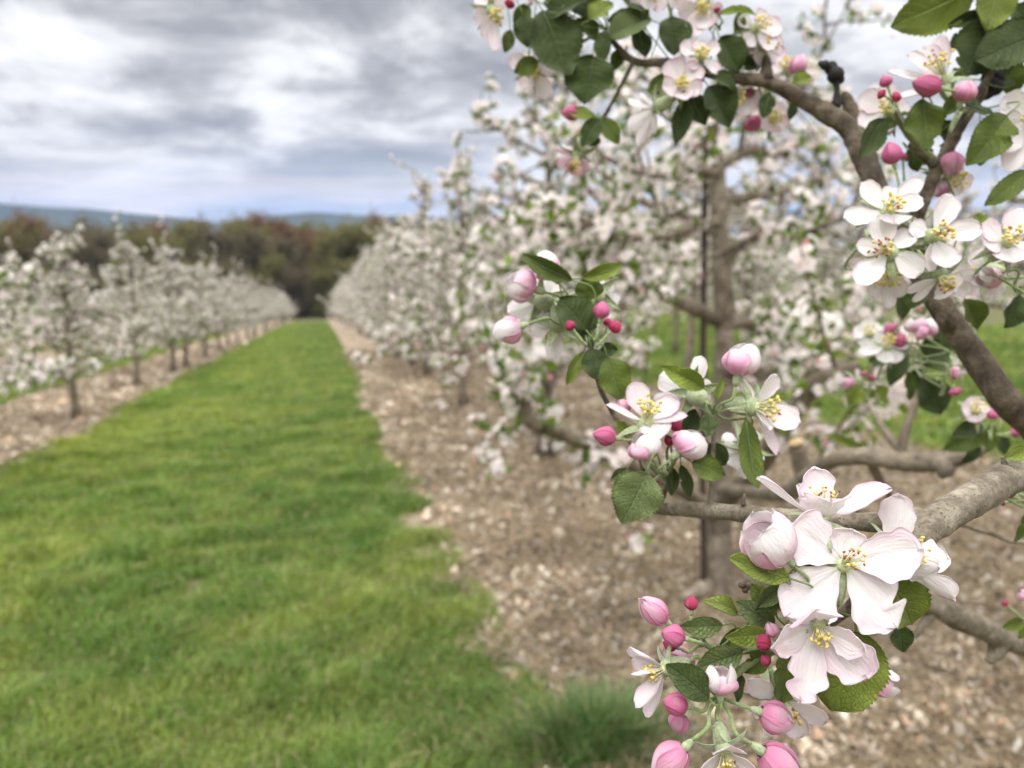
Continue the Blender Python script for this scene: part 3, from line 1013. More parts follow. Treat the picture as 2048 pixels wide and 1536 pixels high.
cc = cd @ FW
cpx, cpy = 1024 + F * (cd @ RT) / cc, 768 - F * (cd @ UP) / cc
C = C[~((cc < D + .1) & (cpx > 1392) & (cpx < 1490) & (cpy > 300) & (cpy < 900)) & ~((cpx > 1235) & (cpx < 1395) & (cpy > 645) & (cpy < 775))]
O = r.normal(0, 1, C.shape)
O /= np.linalg.norm(O, axis=1, keepdims=True)
bloom(fm, lm, C, O, r, nf=(5, 8), fs=.0215, rad=.038)
tm.build('trunk', M_bark2, T1)
fm.build('blossom', M_bloom, T1)
lm.build('leaves', M_foliage, T1)
cut = MB()
a, b = P(1591, 890, .98), P(1584, 871, .978)
tube(cut, [P(1592, 889, .9795), P(1590, 884, .979)], [.0099, .0094], 14, c=(0.46, 0.33, 0.19))
cut.build('pruning_cut', M_chip, T1)

st = MB()
sp, sr = pxpath([(1408, 1180, D - .06, 6.5), (1405, 900, D - .06, 6.5), (1407, 600, D - .06, 6.5), (1412, 272, D - .06, 6.5)], 6)
sp[0][2] -= .12
tube(st, sp, sr, 10)
tag(st.build('tree_stake', M_steel), 'thin dark steel stake standing upright against the apple trunk', 'stake')

# a dense tuft of longer grass at the edge of the mulch, close to the camera
tp, _ = hit(1185, 1500)
r = np.random.default_rng(61)
tf = MB()
for k in range(3000):
    a, q = r.uniform(0, 6.28), abs(r.normal(0, .115))
    b = np.array([tp[0] + math.cos(a) * q * 1.35, tp[1] + math.sin(a) * q, 0])
    b[2] = gz(b[0], b[1]) - .004
    L = r.uniform(.08, .22) * (1 - q * 2.0)
    if L < .03:
        continue
    ln = np.array([math.cos(a) * q * 3.5 + r.normal(0, .25), math.sin(a) * q * 3.5 + r.normal(0, .25), 0])
    w = np.array([math.cos(a + 1.57), math.sin(a + 1.57), 0]) * .0024
    s0, s1, s2 = b, b + ln * L * .3 + np.array([0, 0, L * .55]), b + ln * L * .9 + np.array([0, 0, L * .85])
    g_ = r.random()
    tf.add([s0 - w, s0 + w, s1 + w * .8, s1 - w * .8, s2], [[0, 1, 2, 3]], [[3, 2, 4]],
           c=(np.array([.13, .21, .075]) * (.5 + 1.0 * g_) if g_ < .86 else np.array([.34, .33, .17])))
tag(tf.build('grass_tuft', M_grass), 'dense dark tuft of longer grass growing at the mulch edge', 'grass tuft')

# ------------------------------------------------------------------ haze
hzm, t = mat('haze_air')
pv = node(t, 'ShaderNodeVolumePrincipled')
pv.inputs['Color'].default_value = (0.36, 0.50, 1.0, 1)
pv.inputs['Density'].default_value = 0.0002
pv.inputs['Anisotropy'].default_value = 0.0
o = t.nodes.new('ShaderNodeOutputMaterial')
t.links.new(pv.outputs[0], o.inputs['Volume'])
hm = MB()
zlo, zhi = float(gz(0, 2400)) - 1, 90.0
b = [(x, y, z) for x in (-2600, 2600) for y in (-100, 2500) for z in (zlo, zhi)]
hm.add(b, [[0, 1, 3, 2], [4, 6, 7, 5], [0, 4, 5, 1], [2, 3, 7, 6], [0, 2, 6, 4], [1, 5, 7, 3]])
tag(hm.build('haze', hzm, smooth=False), kind='stuff')

# ------------------------------------------------------------------ the near tree, its branch reaching in from the right
FTX, FTY = 1.74, .55
FT = thing('apple_tree', (FTX, FTY, float(gz(FTX, FTY))), 'closest apple tree, its flowering branches with pink buds reaching in from the side', 'apple tree',
           'apple trees of the ' + ROWTXT[1.72])
WHITE, PALE = np.array([0.89, 0.885, 0.875]), np.array([0.85, 0.70, 0.785])
PINK, DEEP, RED = np.array([0.76, 0.36, 0.54]), np.array([0.66, 0.145, 0.32]), np.array([0.50, 0.045, 0.115])
GRN, DOWN = np.array([0.22, 0.31, 0.085]), np.array([0.36, 0.42, 0.24])


def shell(mb, G, th, cin, cout, pc, m=0):
    """Closed thin sheet from a grid of points G (nu, nv, 3); the second skin lies th behind."""
    nu, nv = G.shape[:2]
    du = np.gradient(G, axis=0)
    dv = np.gradient(G, axis=1)
    N = np.cross(du, dv)
    N /= np.maximum(np.linalg.norm(N, axis=2, keepdims=True), 1e-12)
    H = G - N * th
    a = np.arange(nu * nv).reshape(nu, nv)
    q = np.stack([a[:-1, :-1], a[1:, :-1], a[1:, 1:], a[:-1, 1:]], -1).reshape(-1, 4)
    n = nu * nv
    e = np.concatenate([a[:, 0], a[-1, 1:], a[::-1, -1][1:], a[0, ::-1][1:]])
    rim = np.stack([e[:-1], e[1:], e[1:] + n, e[:-1] + n], -1)
    mb.add(np.concatenate([G.reshape(-1, 3), H.reshape(-1, 3)]), np.concatenate([q, q[:, ::-1] + n, rim]),
           c=np.concatenate([np.broadcast_to(cin, G.shape).reshape(-1, 3), np.broadcast_to(cout, G.shape).reshape(-1, 3)]),
           p=np.concatenate([pc.reshape(-1, 3), pc.reshape(-1, 3)]), m=m)


def petal(mb, r, base, tip, width, axis, cup=.16, curl=0.0, ripple=.035, tin=.15, tout=.5, notch=(), nu=16, nv=11, tw=0.0, claw=.13):
    base, tip = np.asarray(base), np.asarray(tip)
    L = np.linalg.norm(tip - base)
    t = (tip - base) / L
    n = np.asarray(axis) - t * np.dot(axis, t)
    if np.linalg.norm(n) < .12:
        n = n + V(0, 0, 1) * .3
        n = n - t * np.dot(n, t)
    n = unit(n)
    s = np.cross(t, n)
    if tw:
        c_, s_ = math.cos(tw), math.sin(tw)
        n, s = n * c_ + s * s_, s * c_ - n * s_
    u = np.linspace(0, 1, nu) ** .9
    v = np.linspace(-1, 1, nv)
    U, Vv = np.meshgrid(u, v, indexing='ij')
    peak = .60
    f = np.where(U < peak, claw + (1 - claw) * np.sin(np.clip(U / peak, 0, 1) * math.pi / 2) ** 1.25,
                 np.sqrt(np.clip(1 - (np.clip((U - peak) / (1 - peak), 0, 1)) ** 2.6, 0, 1)))
    f = np.maximum(f, .03)
    ph = r.uniform(0, 6.28, 6)
    side = np.sign(Vv)
    f = f * (1 + ripple * 1.2 * np.sin(U * 9 + ph[0] + side * 2) * np.abs(Vv) + ripple * .9 * np.sin(U * 23 + ph[1] + side) * Vv * Vv)
    W = width / 2 * f
    for sd, u0, depth, wd in notch:            # torn or eaten edges
        k = 1 - depth * np.exp(-((U - u0) / wd) ** 2) * (np.sign(Vv) == sd)
        W = W * k
    lift = cup * width * Vv * Vv * (.35 + .65 * U) * np.minimum(1, f)
    lift = lift - .035 * width * np.exp(-(Vv / .16) ** 2) * np.sin(U * math.pi)
    lift = lift + ripple * width * (np.sin(U * 11 + ph[2] + 2.2 * Vv) * .5 + np.sin(U * 6 + ph[3] - 3.1 * Vv)) * np.abs(Vv) ** 1.5 * U
    lift = lift + curl * L * U ** 3 * 1.0 + .10 * L * (U - U * U) * -np.sign(cup or 1)
    back = .05 * L * np.exp(-(Vv / .22) ** 2) * U ** 8 + ripple * .5 * L * np.sin(Vv * 7 + ph[4]) * U ** 6
    G = base + t * ((U * L - back)[..., None]) + s * ((Vv * W)[..., None]) + n * lift[..., None]
    e = np.clip(np.abs(Vv) ** 2.2 * .75 + U ** 4 * .45, 0, 1) * np.clip(U * 2, 0, 1)
    blot = .5 + .5 * np.sin(U * 5 + ph[5]) * np.sin(Vv * 3 + ph[0])
    kin = np.clip(tin * (.25 + .9 * e) * (.6 + .8 * blot), 0, 1)[..., None]
    kout = np.clip(tout * (.35 + .75 * e) * (.5 + .9 * blot), 0, 1)[..., None]

    def shade(k):
        return WHITE * (1 - np.minimum(k * 2, 1)) + PALE * np.minimum(k * 2, 1) * (1 - np.clip(k * 2 - 1, 0, 1)) + PINK * np.clip(k * 2 - 1, 0, 1)
    gb = np.exp(-(U / .09) ** 2)[..., None]
    shell(mb, G, .00022, shade(kin) * (1 - gb * .5) + np.array([.55, .6, .3]) * gb * .5, shade(kout) * (1 - gb * .5) + np.array([.5, .56, .28]) * gb * .5,
          np.stack([U, Vv, np.full_like(U, ph[0])], -1))


def stalk(mb, pts, r0, r1, c0, c1, rng, sides=8):
    s = spline(np.array(pts), 6)
    tube(mb, s, np.linspace(r0, r1, len(s)), sides, .06, rng, c=(c0 + c1) / 2)


def sepal(mb, base, d, out, L, w, rng, c):
    """Narrow pointed sepal leaving base along d, bending towards out."""
    u = np.linspace(0, 1, 7)
    t, o = unit(d), unit(out)
    s = unit(np.cross(t, o))
    G = np.stack([base + t * L * u[i] + o * L * .45 * u[i] ** 2.2 + s * (w / 2) * (1 - u[i]) ** .7 * j + o * (-.12 * w) * (1 - j * j) for i in range(7) for j in (-1, -.4, .4, 1)]).reshape(7, 4, 3)
    shell(mb, G, .0003, c, c * 1.1, np.zeros((7, 4, 3)))


def calyx(mb, c, axis, size, rng, stem_to=None, closed=False, spread=None, stem_r=None, bend=None, wide=1.0):
    """Green cup under a flower, five sepals and the stalk."""
    ax = unit(axis)
    h = unit(np.cross(ax, [.3, .5, .8]))
    k = np.cross(ax, h)
    cc = DOWN * rng.uniform(.9, 1.1)
    L = size * .36
    pts = [c - ax * L, c - ax * L * .75, c - ax * L * .4, c - ax * L * .1, c + ax * size * .02]
    tube(mb, pts, np.array([.055, .095, .12, .115, .10]) * size, 10, .05, rng, c=cc)
    for a in range(5):
        th = a * 2 * math.pi / 5 + .5
        o = math.cos(th) * h + math.sin(th) * k
        b = c + o * size * .09
        if closed:
            sepal(mb, b - ax * size * .03, ax * .85 + o * .42, -o * .3 + ax * .2, size * .34, size * .15, rng, cc * np.array([1, 1, .9]))
        else:
            sp = spread if spread is not None else .9
            sepal(mb, b - ax * size * .05, o * sp + ax * (.35 - sp * .3), -ax, size * .30 * wide, size * .14 * wide, rng, cc * .95)
    if stem_to is not None:
        p0 = c - ax * L
        p3 = np.asarray(stem_to)
        d = np.linalg.norm(p3 - p0)
        p1 = p0 - ax * d * .35
        p2 = p0 * .35 + p3 * .65 + (np.asarray(bend) if bend is not None else 0)
        stalk(mb, [p0, p1, p2, p3], (stem_r or .055 * size), (stem_r or .055 * size) * 1.05, DOWN * .75, GRN * 1.2, rng)


def flower(cx, cy, d, ax, petals, hub=None, seed=0, st=None, sred=.0, size=None, tin=.15, tout=.45, fine=1, sax=None, cup=.16, nst=18, stl=None, spr=None):
    """petals: (angle, length px, width px, toward-viewer px of the tip, extras)."""
    r = np.random.default_rng(seed + int(cx * 7 + cy * 13))
    px = d / F
    c = P(cx, cy, d)
    ax = V(*ax)
    size = (size or 170 if d < .3 else (size or .042 / px)) * px
    mb = MB()
    h = unit(np.cross(ax, V(.2, .9, .1)))
    for p in petals:
        ang, L, w, dz = p[:4]
        ex = dict(p[4]) if len(p) > 4 else {}
        a = R(ang)
        tv = math.cos(a) * RT + math.sin(a) * UP
        tip = c + (tv * L - FW * dz) * px
        dr = unit(tip - c)
        base = c + (dr - ax * np.dot(dr, ax) * .6) * size * .055
        kw = dict(cup=cup, tin=tin, tout=tout, curl=r.uniform(-.06, .05))
        pax = V(*ex.pop('ax')) if 'ax' in ex else ax
        kw.update(ex)
        if fine > 1:
            kw.update(nu=30, nv=19, ripple=.066)
        petal(mb, r, base, tip, w * px, pax, **kw)
    ob = mb.build('flower', M_petal, FT)
    # stamens and the pale centre
    sm = MB()
    sx = V(*sax) if sax else ax
    sl = (stl or size * .22 / px) * px
    blob(sm, c + ax * size * .01, (size * (.085 if fine > 1 else .06), size * .045), ax, (.60, .64, .34), 10, 5)
    k2 = np.cross(sx, unit(np.cross(sx, [.2, .4, .7])))
    h2 = np.cross(sx, k2)
    for i in range(nst):
        a = i * 2.4
        q = math.sqrt((i + .5) / nst)
        sp = .10 + .38 * q
        dd = unit(sx + (math.cos(a) * h2 + math.sin(a) * k2) * sp * .9 + r.normal(0, .07, 3))
        L = sl * r.uniform(.72, 1.1)
        b = c + (math.cos(a) * h2 + math.sin(a) * k2) * size * .035 * q
        tipp = b + dd * L + sx * L * .06
        if fine:
            tube(sm, [b, (b + tipp) / 2 + sx * L * .06, tipp], np.array([.006, .0045, .004]) * size, 5, c=(.80, .78, .50))
        red = r.random() < sred
        col = np.array([.40, .10, .025]) if red else np.array([.80, .64, .22])
        blob(sm, tipp, (size * (.013 if red else .020), size * (.020 if red else .029)), r.normal(0, 1, 3), col * r.uniform(.85, 1.1), 7, 5)
    for i in range(5):
        dd = unit(sx + r.normal(0, .1, 3))
        tube(sm, [c, c + dd * sl * .9], np.array([.006, .005]) * size, 4, c=(.5, .58, .2))
    sm.build('stamens', M_anther, ob)
    cm_ = MB()
    calyx(cm_, c - ax * size * .015, ax, size * .9, r, P(*hub) if hub else None, stem_r=.00075, spread=spr, wide=1.35 if fine > 1 and spr is None else 1.0)
    cm_.build('calyx', M_green, ob)
    return ob


def bud(bx, by, tx, ty, w, d, mode='pink', dz=0.0, hub=None, seed=0, cal=1.0):
    """Unopened flower: five petals wrapped round each other, from the calyx (bx, by) to the tip."""
    r = np.random.default_rng(seed + int(bx * 5 + by * 11))
    px = d / F
    B = P(bx, by, d)
    T = P(tx, ty, d) - FW * dz * px
    L = np.linalg.norm(T - B)
    ax = (T - B) / L
    Rr = w * px / 2
    h = unit(np.cross(ax, [.3, .6, .75]))
    k = np.cross(ax, h)
    mb = MB()
    opn = {'red': 0, 'deep': .0, 'pink': .05, 'pale': .22, 'open': .40}[mode]
    ph0 = r.uniform(0, 6.28)
    nu, nv = 15, 11
    u = np.linspace(0, 1, nu)
    v = np.linspace(-1, 1, nv)
    U, Vv = np.meshgrid(u, v, indexing='ij')
    for a in range(5):
        phc = ph0 + a * 2 * math.pi / 5 + r.normal(0, .06)
        half = R(r.uniform(56, 68))
        Lk = r.uniform(.90, 1.06) if opn else r.uniform(.97, 1.02)
        outer = mode in ('pale', 'open') and a in (0, 2, 3)
        if outer:
            Lk *= r.uniform(.66, .84) if mode == 'pale' else r.uniform(.84, .98)
        prof = np.sin(math.pi * np.clip(.06 + U * (.94 - .16 * min(1, opn * 3)), 0, 1) ** .82) ** .72
        prof = np.maximum(prof, .02)
        nar = np.where(U > .55, np.sqrt(np.clip(1 - ((U - .55) / .45) ** 2.4, 0, 1)), 1) * .999 + .001
        th = phc + Vv * half * (nar if opn else np.maximum(nar, .55)) + .35 * U
        rad = Rr * prof * (.95 + .10 * Vv + .018 * a) + Rr * opn * U ** 2.4 * r.uniform(.3, 1.1) * (1 + .3 * np.abs(Vv))
        rad = rad * (1.05 if outer else 1.0)
        rad = rad * (1 + .025 * np.sin(Vv * 5 + U * 8 + a))
        G = B + ax * ((U * L * Lk)[..., None]) + (np.cos(th) * rad)[..., None] * h + (np.sin(th) * rad)[..., None] * k
        e = np.abs(Vv) ** 2
        rnd = r.uniform(.8, 1.2)
        if mode == 'red':
            kk = (.35 * U + .25 * e)[..., None] * rnd
            c = RED * (1 - kk) + DEEP * kk
        elif mode == 'deep':
            kk = np.clip(.30 * U + .35 * (1 - e) * .6, 0, 1)[..., None] * rnd
            c = DEEP * (1 - kk) + PINK * kk
        elif mode == 'pink':
            kk = np.clip(.05 + 1.0 * (1 - e) * U * (.9 + .1 * np.sin(Vv * 4 + a * 2)), 0, 1)[..., None] * rnd
            c = (DEEP * .45 + PINK * .55) * (1 - kk) + PALE * kk
        else:
            kk = np.clip((.12 + 1.35 * U) * (1 - .60 * e) * (.92 + .08 * np.sin(Vv * 4 + a)), 0, 1)[..., None]
            if outer:
                kk = np.clip(U * .75 * (1 - .5 * e), 0, 1)[..., None]
            else:
                kk = np.clip(.55 + U - .25 * e, 0, 1)[..., None]
            c = PINK * 1.04 * (1 - kk) + (WHITE * .8 + PALE * .2) * kk
        cin = WHITE * .75 + PALE * .25
        shell(mb, G[:, ::-1], .0002, np.broadcast_to(c, G.shape)[:, ::-1], cin if opn else c, np.stack([U, Vv, U * 0 + a], -1)[:, ::-1])
    ob = mb.build('flower_bud', M_petal, FT)
    cm_ = MB()
    sz = max(w, 22) * px * 1.15 * cal
    calyx(cm_, B + ax * sz * .05, ax, sz, r, P(*hub) if hub else None, closed=True, stem_r=max(.00065, .032 * sz))
    cm_.build('calyx', M_green, ob)
    return ob


TONE = {'d': (.068, .110, .017), 'm': (.160, .222, .026), 'l': (.275, .35, .042), 'g': (.19, .25, .080), 'b': (.14, .195, .065)}


def leaf(bx, by, tx, ty, w, d, tone='m', dz=0.0, face=(0.1, 0.25, 1), fold=.22, curl=-.10, hub=None, seed=0, serr=1.0, arch=0.0, full=.46, tilt=None):
    r = np.random.default_rng(seed + int(bx * 3 + by * 17))
    px = d / F
    B, T = P(bx, by, d), P(tx, ty, d) - FW * dz * px
    L = np.linalg.norm(T - B)
    t = (T - B) / L
    n = V(*face)
    n = n - t * np.dot(n, t)
    n = unit(n)
    s = np.cross(t, n)
    tl = R(r.uniform(-22, 22) if tilt is None else tilt)
    n, s = n * math.cos(tl) + s * math.sin(tl), s * math.cos(tl) - n * math.sin(tl)
    big = w > 60 or d < .3
    nu, nv = (77, 13) if big else (31, 9)
    U, Vv = np.meshgrid(np.linspace(0, 1, nu), np.linspace(-1, 1, nv), indexing='ij')
    f = np.where(U < full, np.sin(np.clip(U / full, 0, 1) * math.pi / 2) ** .62, np.cos(np.clip((U - full) / (1 - full), 0, 1) * math.pi / 2) ** .78)
    f = np.maximum(f, .012)
    nt_ = 19 if big else 10
    saw = (U * nt_ % 1.0)
    f = f * (1 + serr * .11 * (saw - .5) * (np.abs(Vv) > .99) * np.clip(np.minimum(U, 1 - U) * 8, 0, 1))
    W = w * px / 2 * f
    ph = r.uniform(0, 6.28, 4)
    wd = w * px
    lift = fold * wd * np.abs(Vv) ** 1.3 * f + curl * L * U * U + arch * L * np.sin(U * math.pi)
    lift = lift + .05 * wd * np.sin(U * 9 + ph[0] + Vv) * Vv * Vv + .035 * wd * np.sin(U * 15 + ph[1]) * np.abs(Vv)
    quilt = np.abs(((U * 8 - np.abs(Vv) * 2.3) % 1.0) - .5)
    lift = lift + .05 * wd * (.5 - quilt) * np.sin(np.abs(Vv) * math.pi)
    sway = .05 * L * np.sin(U * 2.6 + ph[2])
    fold_ = r.uniform(-.12, .16) * wd * np.abs(Vv) * f
    lift = lift + fold_ + r.uniform(-.06, .06) * L * np.sin(U * math.pi)
    twist = r.uniform(-.30, .30) * U * U
    lift = lift + np.tan(twist) * Vv * W
    if r.random() < .30:                   # a bite out of the edge
        ub, sd = r.uniform(.35, .8), r.choice([-1, 1])
        W = W * (1 - r.uniform(.15, .4) * np.exp(-((U - ub) / .05) ** 2) * (np.sign(Vv) == sd))
    G = B + t * ((U * L)[..., None]) + s * ((Vv * W + sway * U * .6)[..., None]) + n * lift[..., None]
    c = np.array(TONE[tone]) * r.uniform(.85, 1.15)
    c = c * (1 + .25 * (np.abs(Vv) ** 3)[..., None] * np.array([1.2, 1, .7]))
    blot = (.5 + .5 * np.sin(U * 7 + ph[3]) * np.sin(Vv * 4 + ph[0]))[..., None]
    c = c * (.88 + .24 * blot)
    under = np.array(TONE[tone]) * .55 + np.array([.16, .20, .12]) * .5
    mb = MB()
    shell(mb, G[:, ::-1], .00028, c[:, ::-1], under, np.stack([U, Vv, U * 0 + ph[0]], -1)[:, ::-1])
    # midrib and stalk
    nn = n
    mid = np.array([B + t * (x * L) + s * (.05 * L * math.sin(x * 2.6 + ph[2]) * x * .6) + nn * (curl * L * x * x + arch * L * math.sin(x * math.pi) - .0004) for x in np.linspace(0, .93, 9)])
    rr = max(.00035, .011 * wd)
    tube(mb, mid, np.linspace(rr, rr * .3, 9), 6, c=under * 1.25)
    if hub:
        Hh = P(*hub)
        dl = np.linalg.norm(Hh - B)
        s_ = spline(np.array([B, B - t * dl * .35, Hh]), 5)
        tube(mb, s_, np.linspace(rr, rr * 1.3, len(s_)), 6, c=np.array([.24, .32, .10]))
    return mb.build('leaf', M_leaf, FT)


def branch(rows, sides=22, rough=.035, k=10, seed=0, collars=(), knobs=(), name='branch', thin=.73, m=None):
    r = np.random.default_rng(seed)
    pts, rad = pxpath(rows, k)
    rad = rad * thin
    s = np.linspace(0, 1, len(pts))
    rad = rad * (1 + .09 * (vnoise(s * 10, s * 0, .16, seed + 30) - .5))
    rad = rad * (1 + .05 * vnoise(s * 10, s * 0, .35, seed) - .025)
    for u0, amp, wdt in collars:
        rad = rad * (1 + amp * np.exp(-((s - u0) / wdt) ** 2))
    mb = MB()
    tube(mb, pts, rad, sides, rough, r)
    for (a, b_, d, rp, ex, ey, le) in knobs:      # short spurs: base pixel, radius px, direction, length px
        ps, rs = pxpath([(a, b_, d, rp), (a + ex * le * .5, b_ + ey * le * .5, d, rp * .85), (a + ex * le, b_ + ey * le, d, rp * .45)], 4)
        tube(mb, ps, rs, 10, .12, r)
    return mb.build(name, m or M_bark, FT)


# trunk and limbs outside the frame carry the branches in view
base = np.array([FTX, FTY, float(gz(FTX, FTY)) - .03])
tr = np.array([base, base + [0, 0, .12], base + [.01, 0, .6], base + [-.01, .01, 1.2], base + [.02, 0, 1.9], base + [.0, .03, 2.7], base + [.04, 0, 3.3]])
s = spline(tr, 6)
mb = MB()
tube(mb, s, np.interp(np.linspace(0, 1, len(s)), [0, .05, .2, 1], [.10, .075, .06, .015]), 18, .08, np.random.default_rng(3))
mb.build('trunk', M_bark, FT)


def cam_px(p):
    d = np.asarray(p) - CP
    c = d @ FW
    return 1024 + F * (d @ RT) / c, 768 - F * (d @ UP) / c, c


def to_trunk(z, rm):
    p = base + np.array([0, 0, z])
    x, y, c = cam_px(p)
    return (x, y, c, rm * F / c)


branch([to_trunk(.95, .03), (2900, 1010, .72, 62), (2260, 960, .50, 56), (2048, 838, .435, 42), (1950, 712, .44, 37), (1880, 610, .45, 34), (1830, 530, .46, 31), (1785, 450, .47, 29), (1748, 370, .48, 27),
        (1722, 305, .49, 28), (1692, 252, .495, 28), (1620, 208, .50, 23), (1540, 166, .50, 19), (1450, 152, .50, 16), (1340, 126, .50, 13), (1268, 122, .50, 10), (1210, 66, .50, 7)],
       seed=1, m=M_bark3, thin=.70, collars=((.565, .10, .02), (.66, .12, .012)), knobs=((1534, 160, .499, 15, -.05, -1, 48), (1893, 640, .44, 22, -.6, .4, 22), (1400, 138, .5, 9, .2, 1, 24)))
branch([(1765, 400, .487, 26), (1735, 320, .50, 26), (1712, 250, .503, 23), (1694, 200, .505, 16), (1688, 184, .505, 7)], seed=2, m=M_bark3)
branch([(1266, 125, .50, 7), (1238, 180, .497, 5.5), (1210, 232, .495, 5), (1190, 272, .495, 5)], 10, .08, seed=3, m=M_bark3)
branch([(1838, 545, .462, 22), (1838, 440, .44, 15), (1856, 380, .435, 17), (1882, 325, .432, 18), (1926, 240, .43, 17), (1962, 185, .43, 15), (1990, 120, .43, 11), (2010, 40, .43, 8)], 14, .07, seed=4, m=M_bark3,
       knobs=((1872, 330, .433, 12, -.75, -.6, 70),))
branch([to_trunk(.72, .026), (2800, 800, .60, 50), (2260, 830, .37, 46), (2048, 938, .315, 43), (1950, 995, .288, 42), (1870, 1045, .272, 40), (1800, 1105, .266, 34), (1745, 1165, .266, 24), (1700, 1215, .272, 15), (1640, 1262, .28, 10)],
       28, .025, 14, seed=5, thin=.80, collars=((.55, .07, .012),), knobs=((2010, 930, .303, 6, -.3, -.8, 20),))
branch([(1862, 1046, .276, 30), (1818, 1040, .279, 33), (1765, 1045, .288, 25), (1640, 1040, .31, 22), (1500, 1028, .33, 22), (1400, 1020, .35, 20), (1310, 1012, .37, 18), (1262, 985, .38, 13), (1240, 945, .38, 8)],
       22, .04, seed=6, thin=.80, collars=((.14, .13, .05), (.20, .10, .03)), knobs=((1500, 1028, .33, 16, 0, .3, 26), (1486, 1010, .33, 5, .1, -1, 22)))
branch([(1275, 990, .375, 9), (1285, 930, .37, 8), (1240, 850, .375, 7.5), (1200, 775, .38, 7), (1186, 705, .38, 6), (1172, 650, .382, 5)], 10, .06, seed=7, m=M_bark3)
branch([(1320, 1005, .362, 9), (1335, 965, .35, 7), (1345, 925, .342, 5)], 10, .06, seed=8)
branch([(1420, 1015, .345, 8), (1425, 930, .345, 7), (1428, 830, .345, 5)], 10, .06, seed=9)
branch([to_trunk(.38, .03), (2900, 1420, .95, 55), (2300, 1350, .62, 40), (2048, 1290, .56, 35), (1950, 1250, .54, 38), (1860, 1208, .53, 36), (1800, 1178, .53, 28), (1740, 1140, .53, 16)], 18, .06, seed=10, thin=.62,
       knobs=((2005, 1275, .55, 20, -.5, 1, 50), (1870, 1220, .53, 12, -.7, .9, 60)))
branch([(2260, 1080, .52, 14), (2048, 1085, .50, 7), (1985, 1068, .5, 6), (1890, 1040, .5, 5)], 8, .06, seed=11)

wf = MB()
r = np.random.default_rng(4)
ps, rs = pxpath([(1670, 216, .495, 11), (1674, 185, .494, 6), (1672, 165, .494, 7)], 4)
tube(wf, ps, rs, 8, .15, r)
for (a, b_, q) in ((1671, 150, 17), (1662, 136, 13), (1650, 130, 10), (1642, 127, 6), (1676, 158, 12)):
    blob(wf, P(a, b_, .494 + r.normal(0, .002)), (q * .494 / F, q * 1.1 * .494 / F), r.normal(0, 1, 3), (.02, .02, .02), 9, 6)
wf.build('withered_fruit', M_char, FT)
wf = MB()
for (a, b_, q) in ((1984, 172, 20), (1992, 160, 16), (1975, 184, 15)):
    blob(wf, P(a, b_, .432), (q * .43 / F, q * 1.2 * .43 / F), r.normal(0, 1, 3), (.02, .02, .02), 9, 6)
wf.build('withered_fruit', M_char, FT)
wf = MB()
for (a, b_, q) in ((1484, 1170, 8), (1498, 1172, 8), (1490, 1180, 7)):
    blob(wf, P(a, b_, .30), (q * .30 / F, q * .9 * .30 / F), r.normal(0, 1, 3), (.02, .02, .02), 9, 6)
ps, rs = pxpath([(1500, 1172, .30, 6), (1560, 1215, .29, 6), (1640, 1262, .28, 7)], 4)
tube(wf, ps, rs, 8, .1, r)
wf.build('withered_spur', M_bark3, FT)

# --- the group in focus
HUB = (1668, 1222, .268)
D1 = .253
flower(1687, 1130, D1, (.10, .28, .95), [
    (141, 134, 112, 8, dict(cup=.10, tin=.10, claw=.07)), (73, 72, 84, -14, dict(cup=.12, tin=.12)), (16, 144, 100, 34, dict(cup=.13, curl=-.05, tin=.22, claw=.07)),
    (-50, 152, 126, 22, dict(cup=.06, ripple=.05, notch=((-1, .74, .62, .055), (-1, .97, .25, .04), (1, .9, .12, .05)), tin=.06, claw=.06)),
    (218, 152, 120, 26, dict(cup=.07, notch=((1, .70, .40, .05),), tin=.06, claw=.06))], hub=HUB, fine=2, sred=.75, sax=(.06, .55, .85), nst=20, tout=.35, stl=46)
flower(1636, 1250, .247, (-.12, -.38, .9), [
    (118, 58, 98, 48, dict(cup=.22, curl=.12, tin=.42, claw=.35)), (201, 106, 78, 30, dict(cup=.16, tin=.40, notch=((1, .9, .2, .08),))),
    (300, 100, 44, -12, dict(tin=.4)), (254, 150, 84, 18, dict(cup=.10, notch=((1, .72, .38, .05), (-1, .84, .35, .06)), tin=.10)),
    (-47, 128, 98, 26, dict(cup=.15, tin=.36)), (-28, 74, 60, 56, dict(cup=.28, tin=.12, curl=-.1))],
    hub=HUB, fine=2, sred=0, sax=(-.10, -.55, .8), nst=22, stl=40, spr=.1)
flower(1640, 1036, .262, (.05, .93, .35), [
    (148, 146, 52, 0, dict(cup=.30, tw=.3, tin=.15, tout=.3)), (92, 98, 72, -26, dict(cup=.16, tin=.05)), (24, 146, 62, 12, dict(cup=.28, tin=.35, tout=.5)),
    (88, 46, 98, 46, dict(cup=.30, tin=.2, tout=.34, claw=.4)), (120, 70, 40, -30, dict(tin=.1))],
    hub=HUB, fine=2, sred=.45, nst=16, stl=58)
flower(1786, 1106, .264, (.82, .15, .45), [
    (84, 118, 66, 4, dict(cup=.14, curl=-.12, tin=.2, tout=.32, ax=(.55, 0, -.8))), (-16, 80, 88, 30, dict(cup=.2, tin=.1, tout=.12, ax=(.4, .1, -.9))), (-7, 124, 60, -22, dict(cup=.12, tin=.05, tout=.1, ax=(0, .3, .9))),
    (-39, 150, 58, 8, dict(cup=.32, tin=.12, tout=.52, ax=(.45, .62, -.55)))], hub=HUB, fine=2, sred=.1, nst=12, stl=60)
bud(1571, 1114, 1500, 1046, 99, .25, 'open', dz=10, hub=(1612, 1190, .262), cal=.72)
leaf(1577, 1156, 1455, 1112, 62, .250, 'l', dz=10, fold=.15, curl=.03, hub=(1625, 1185, .266), tilt=0, face=(.1, .5, .9))
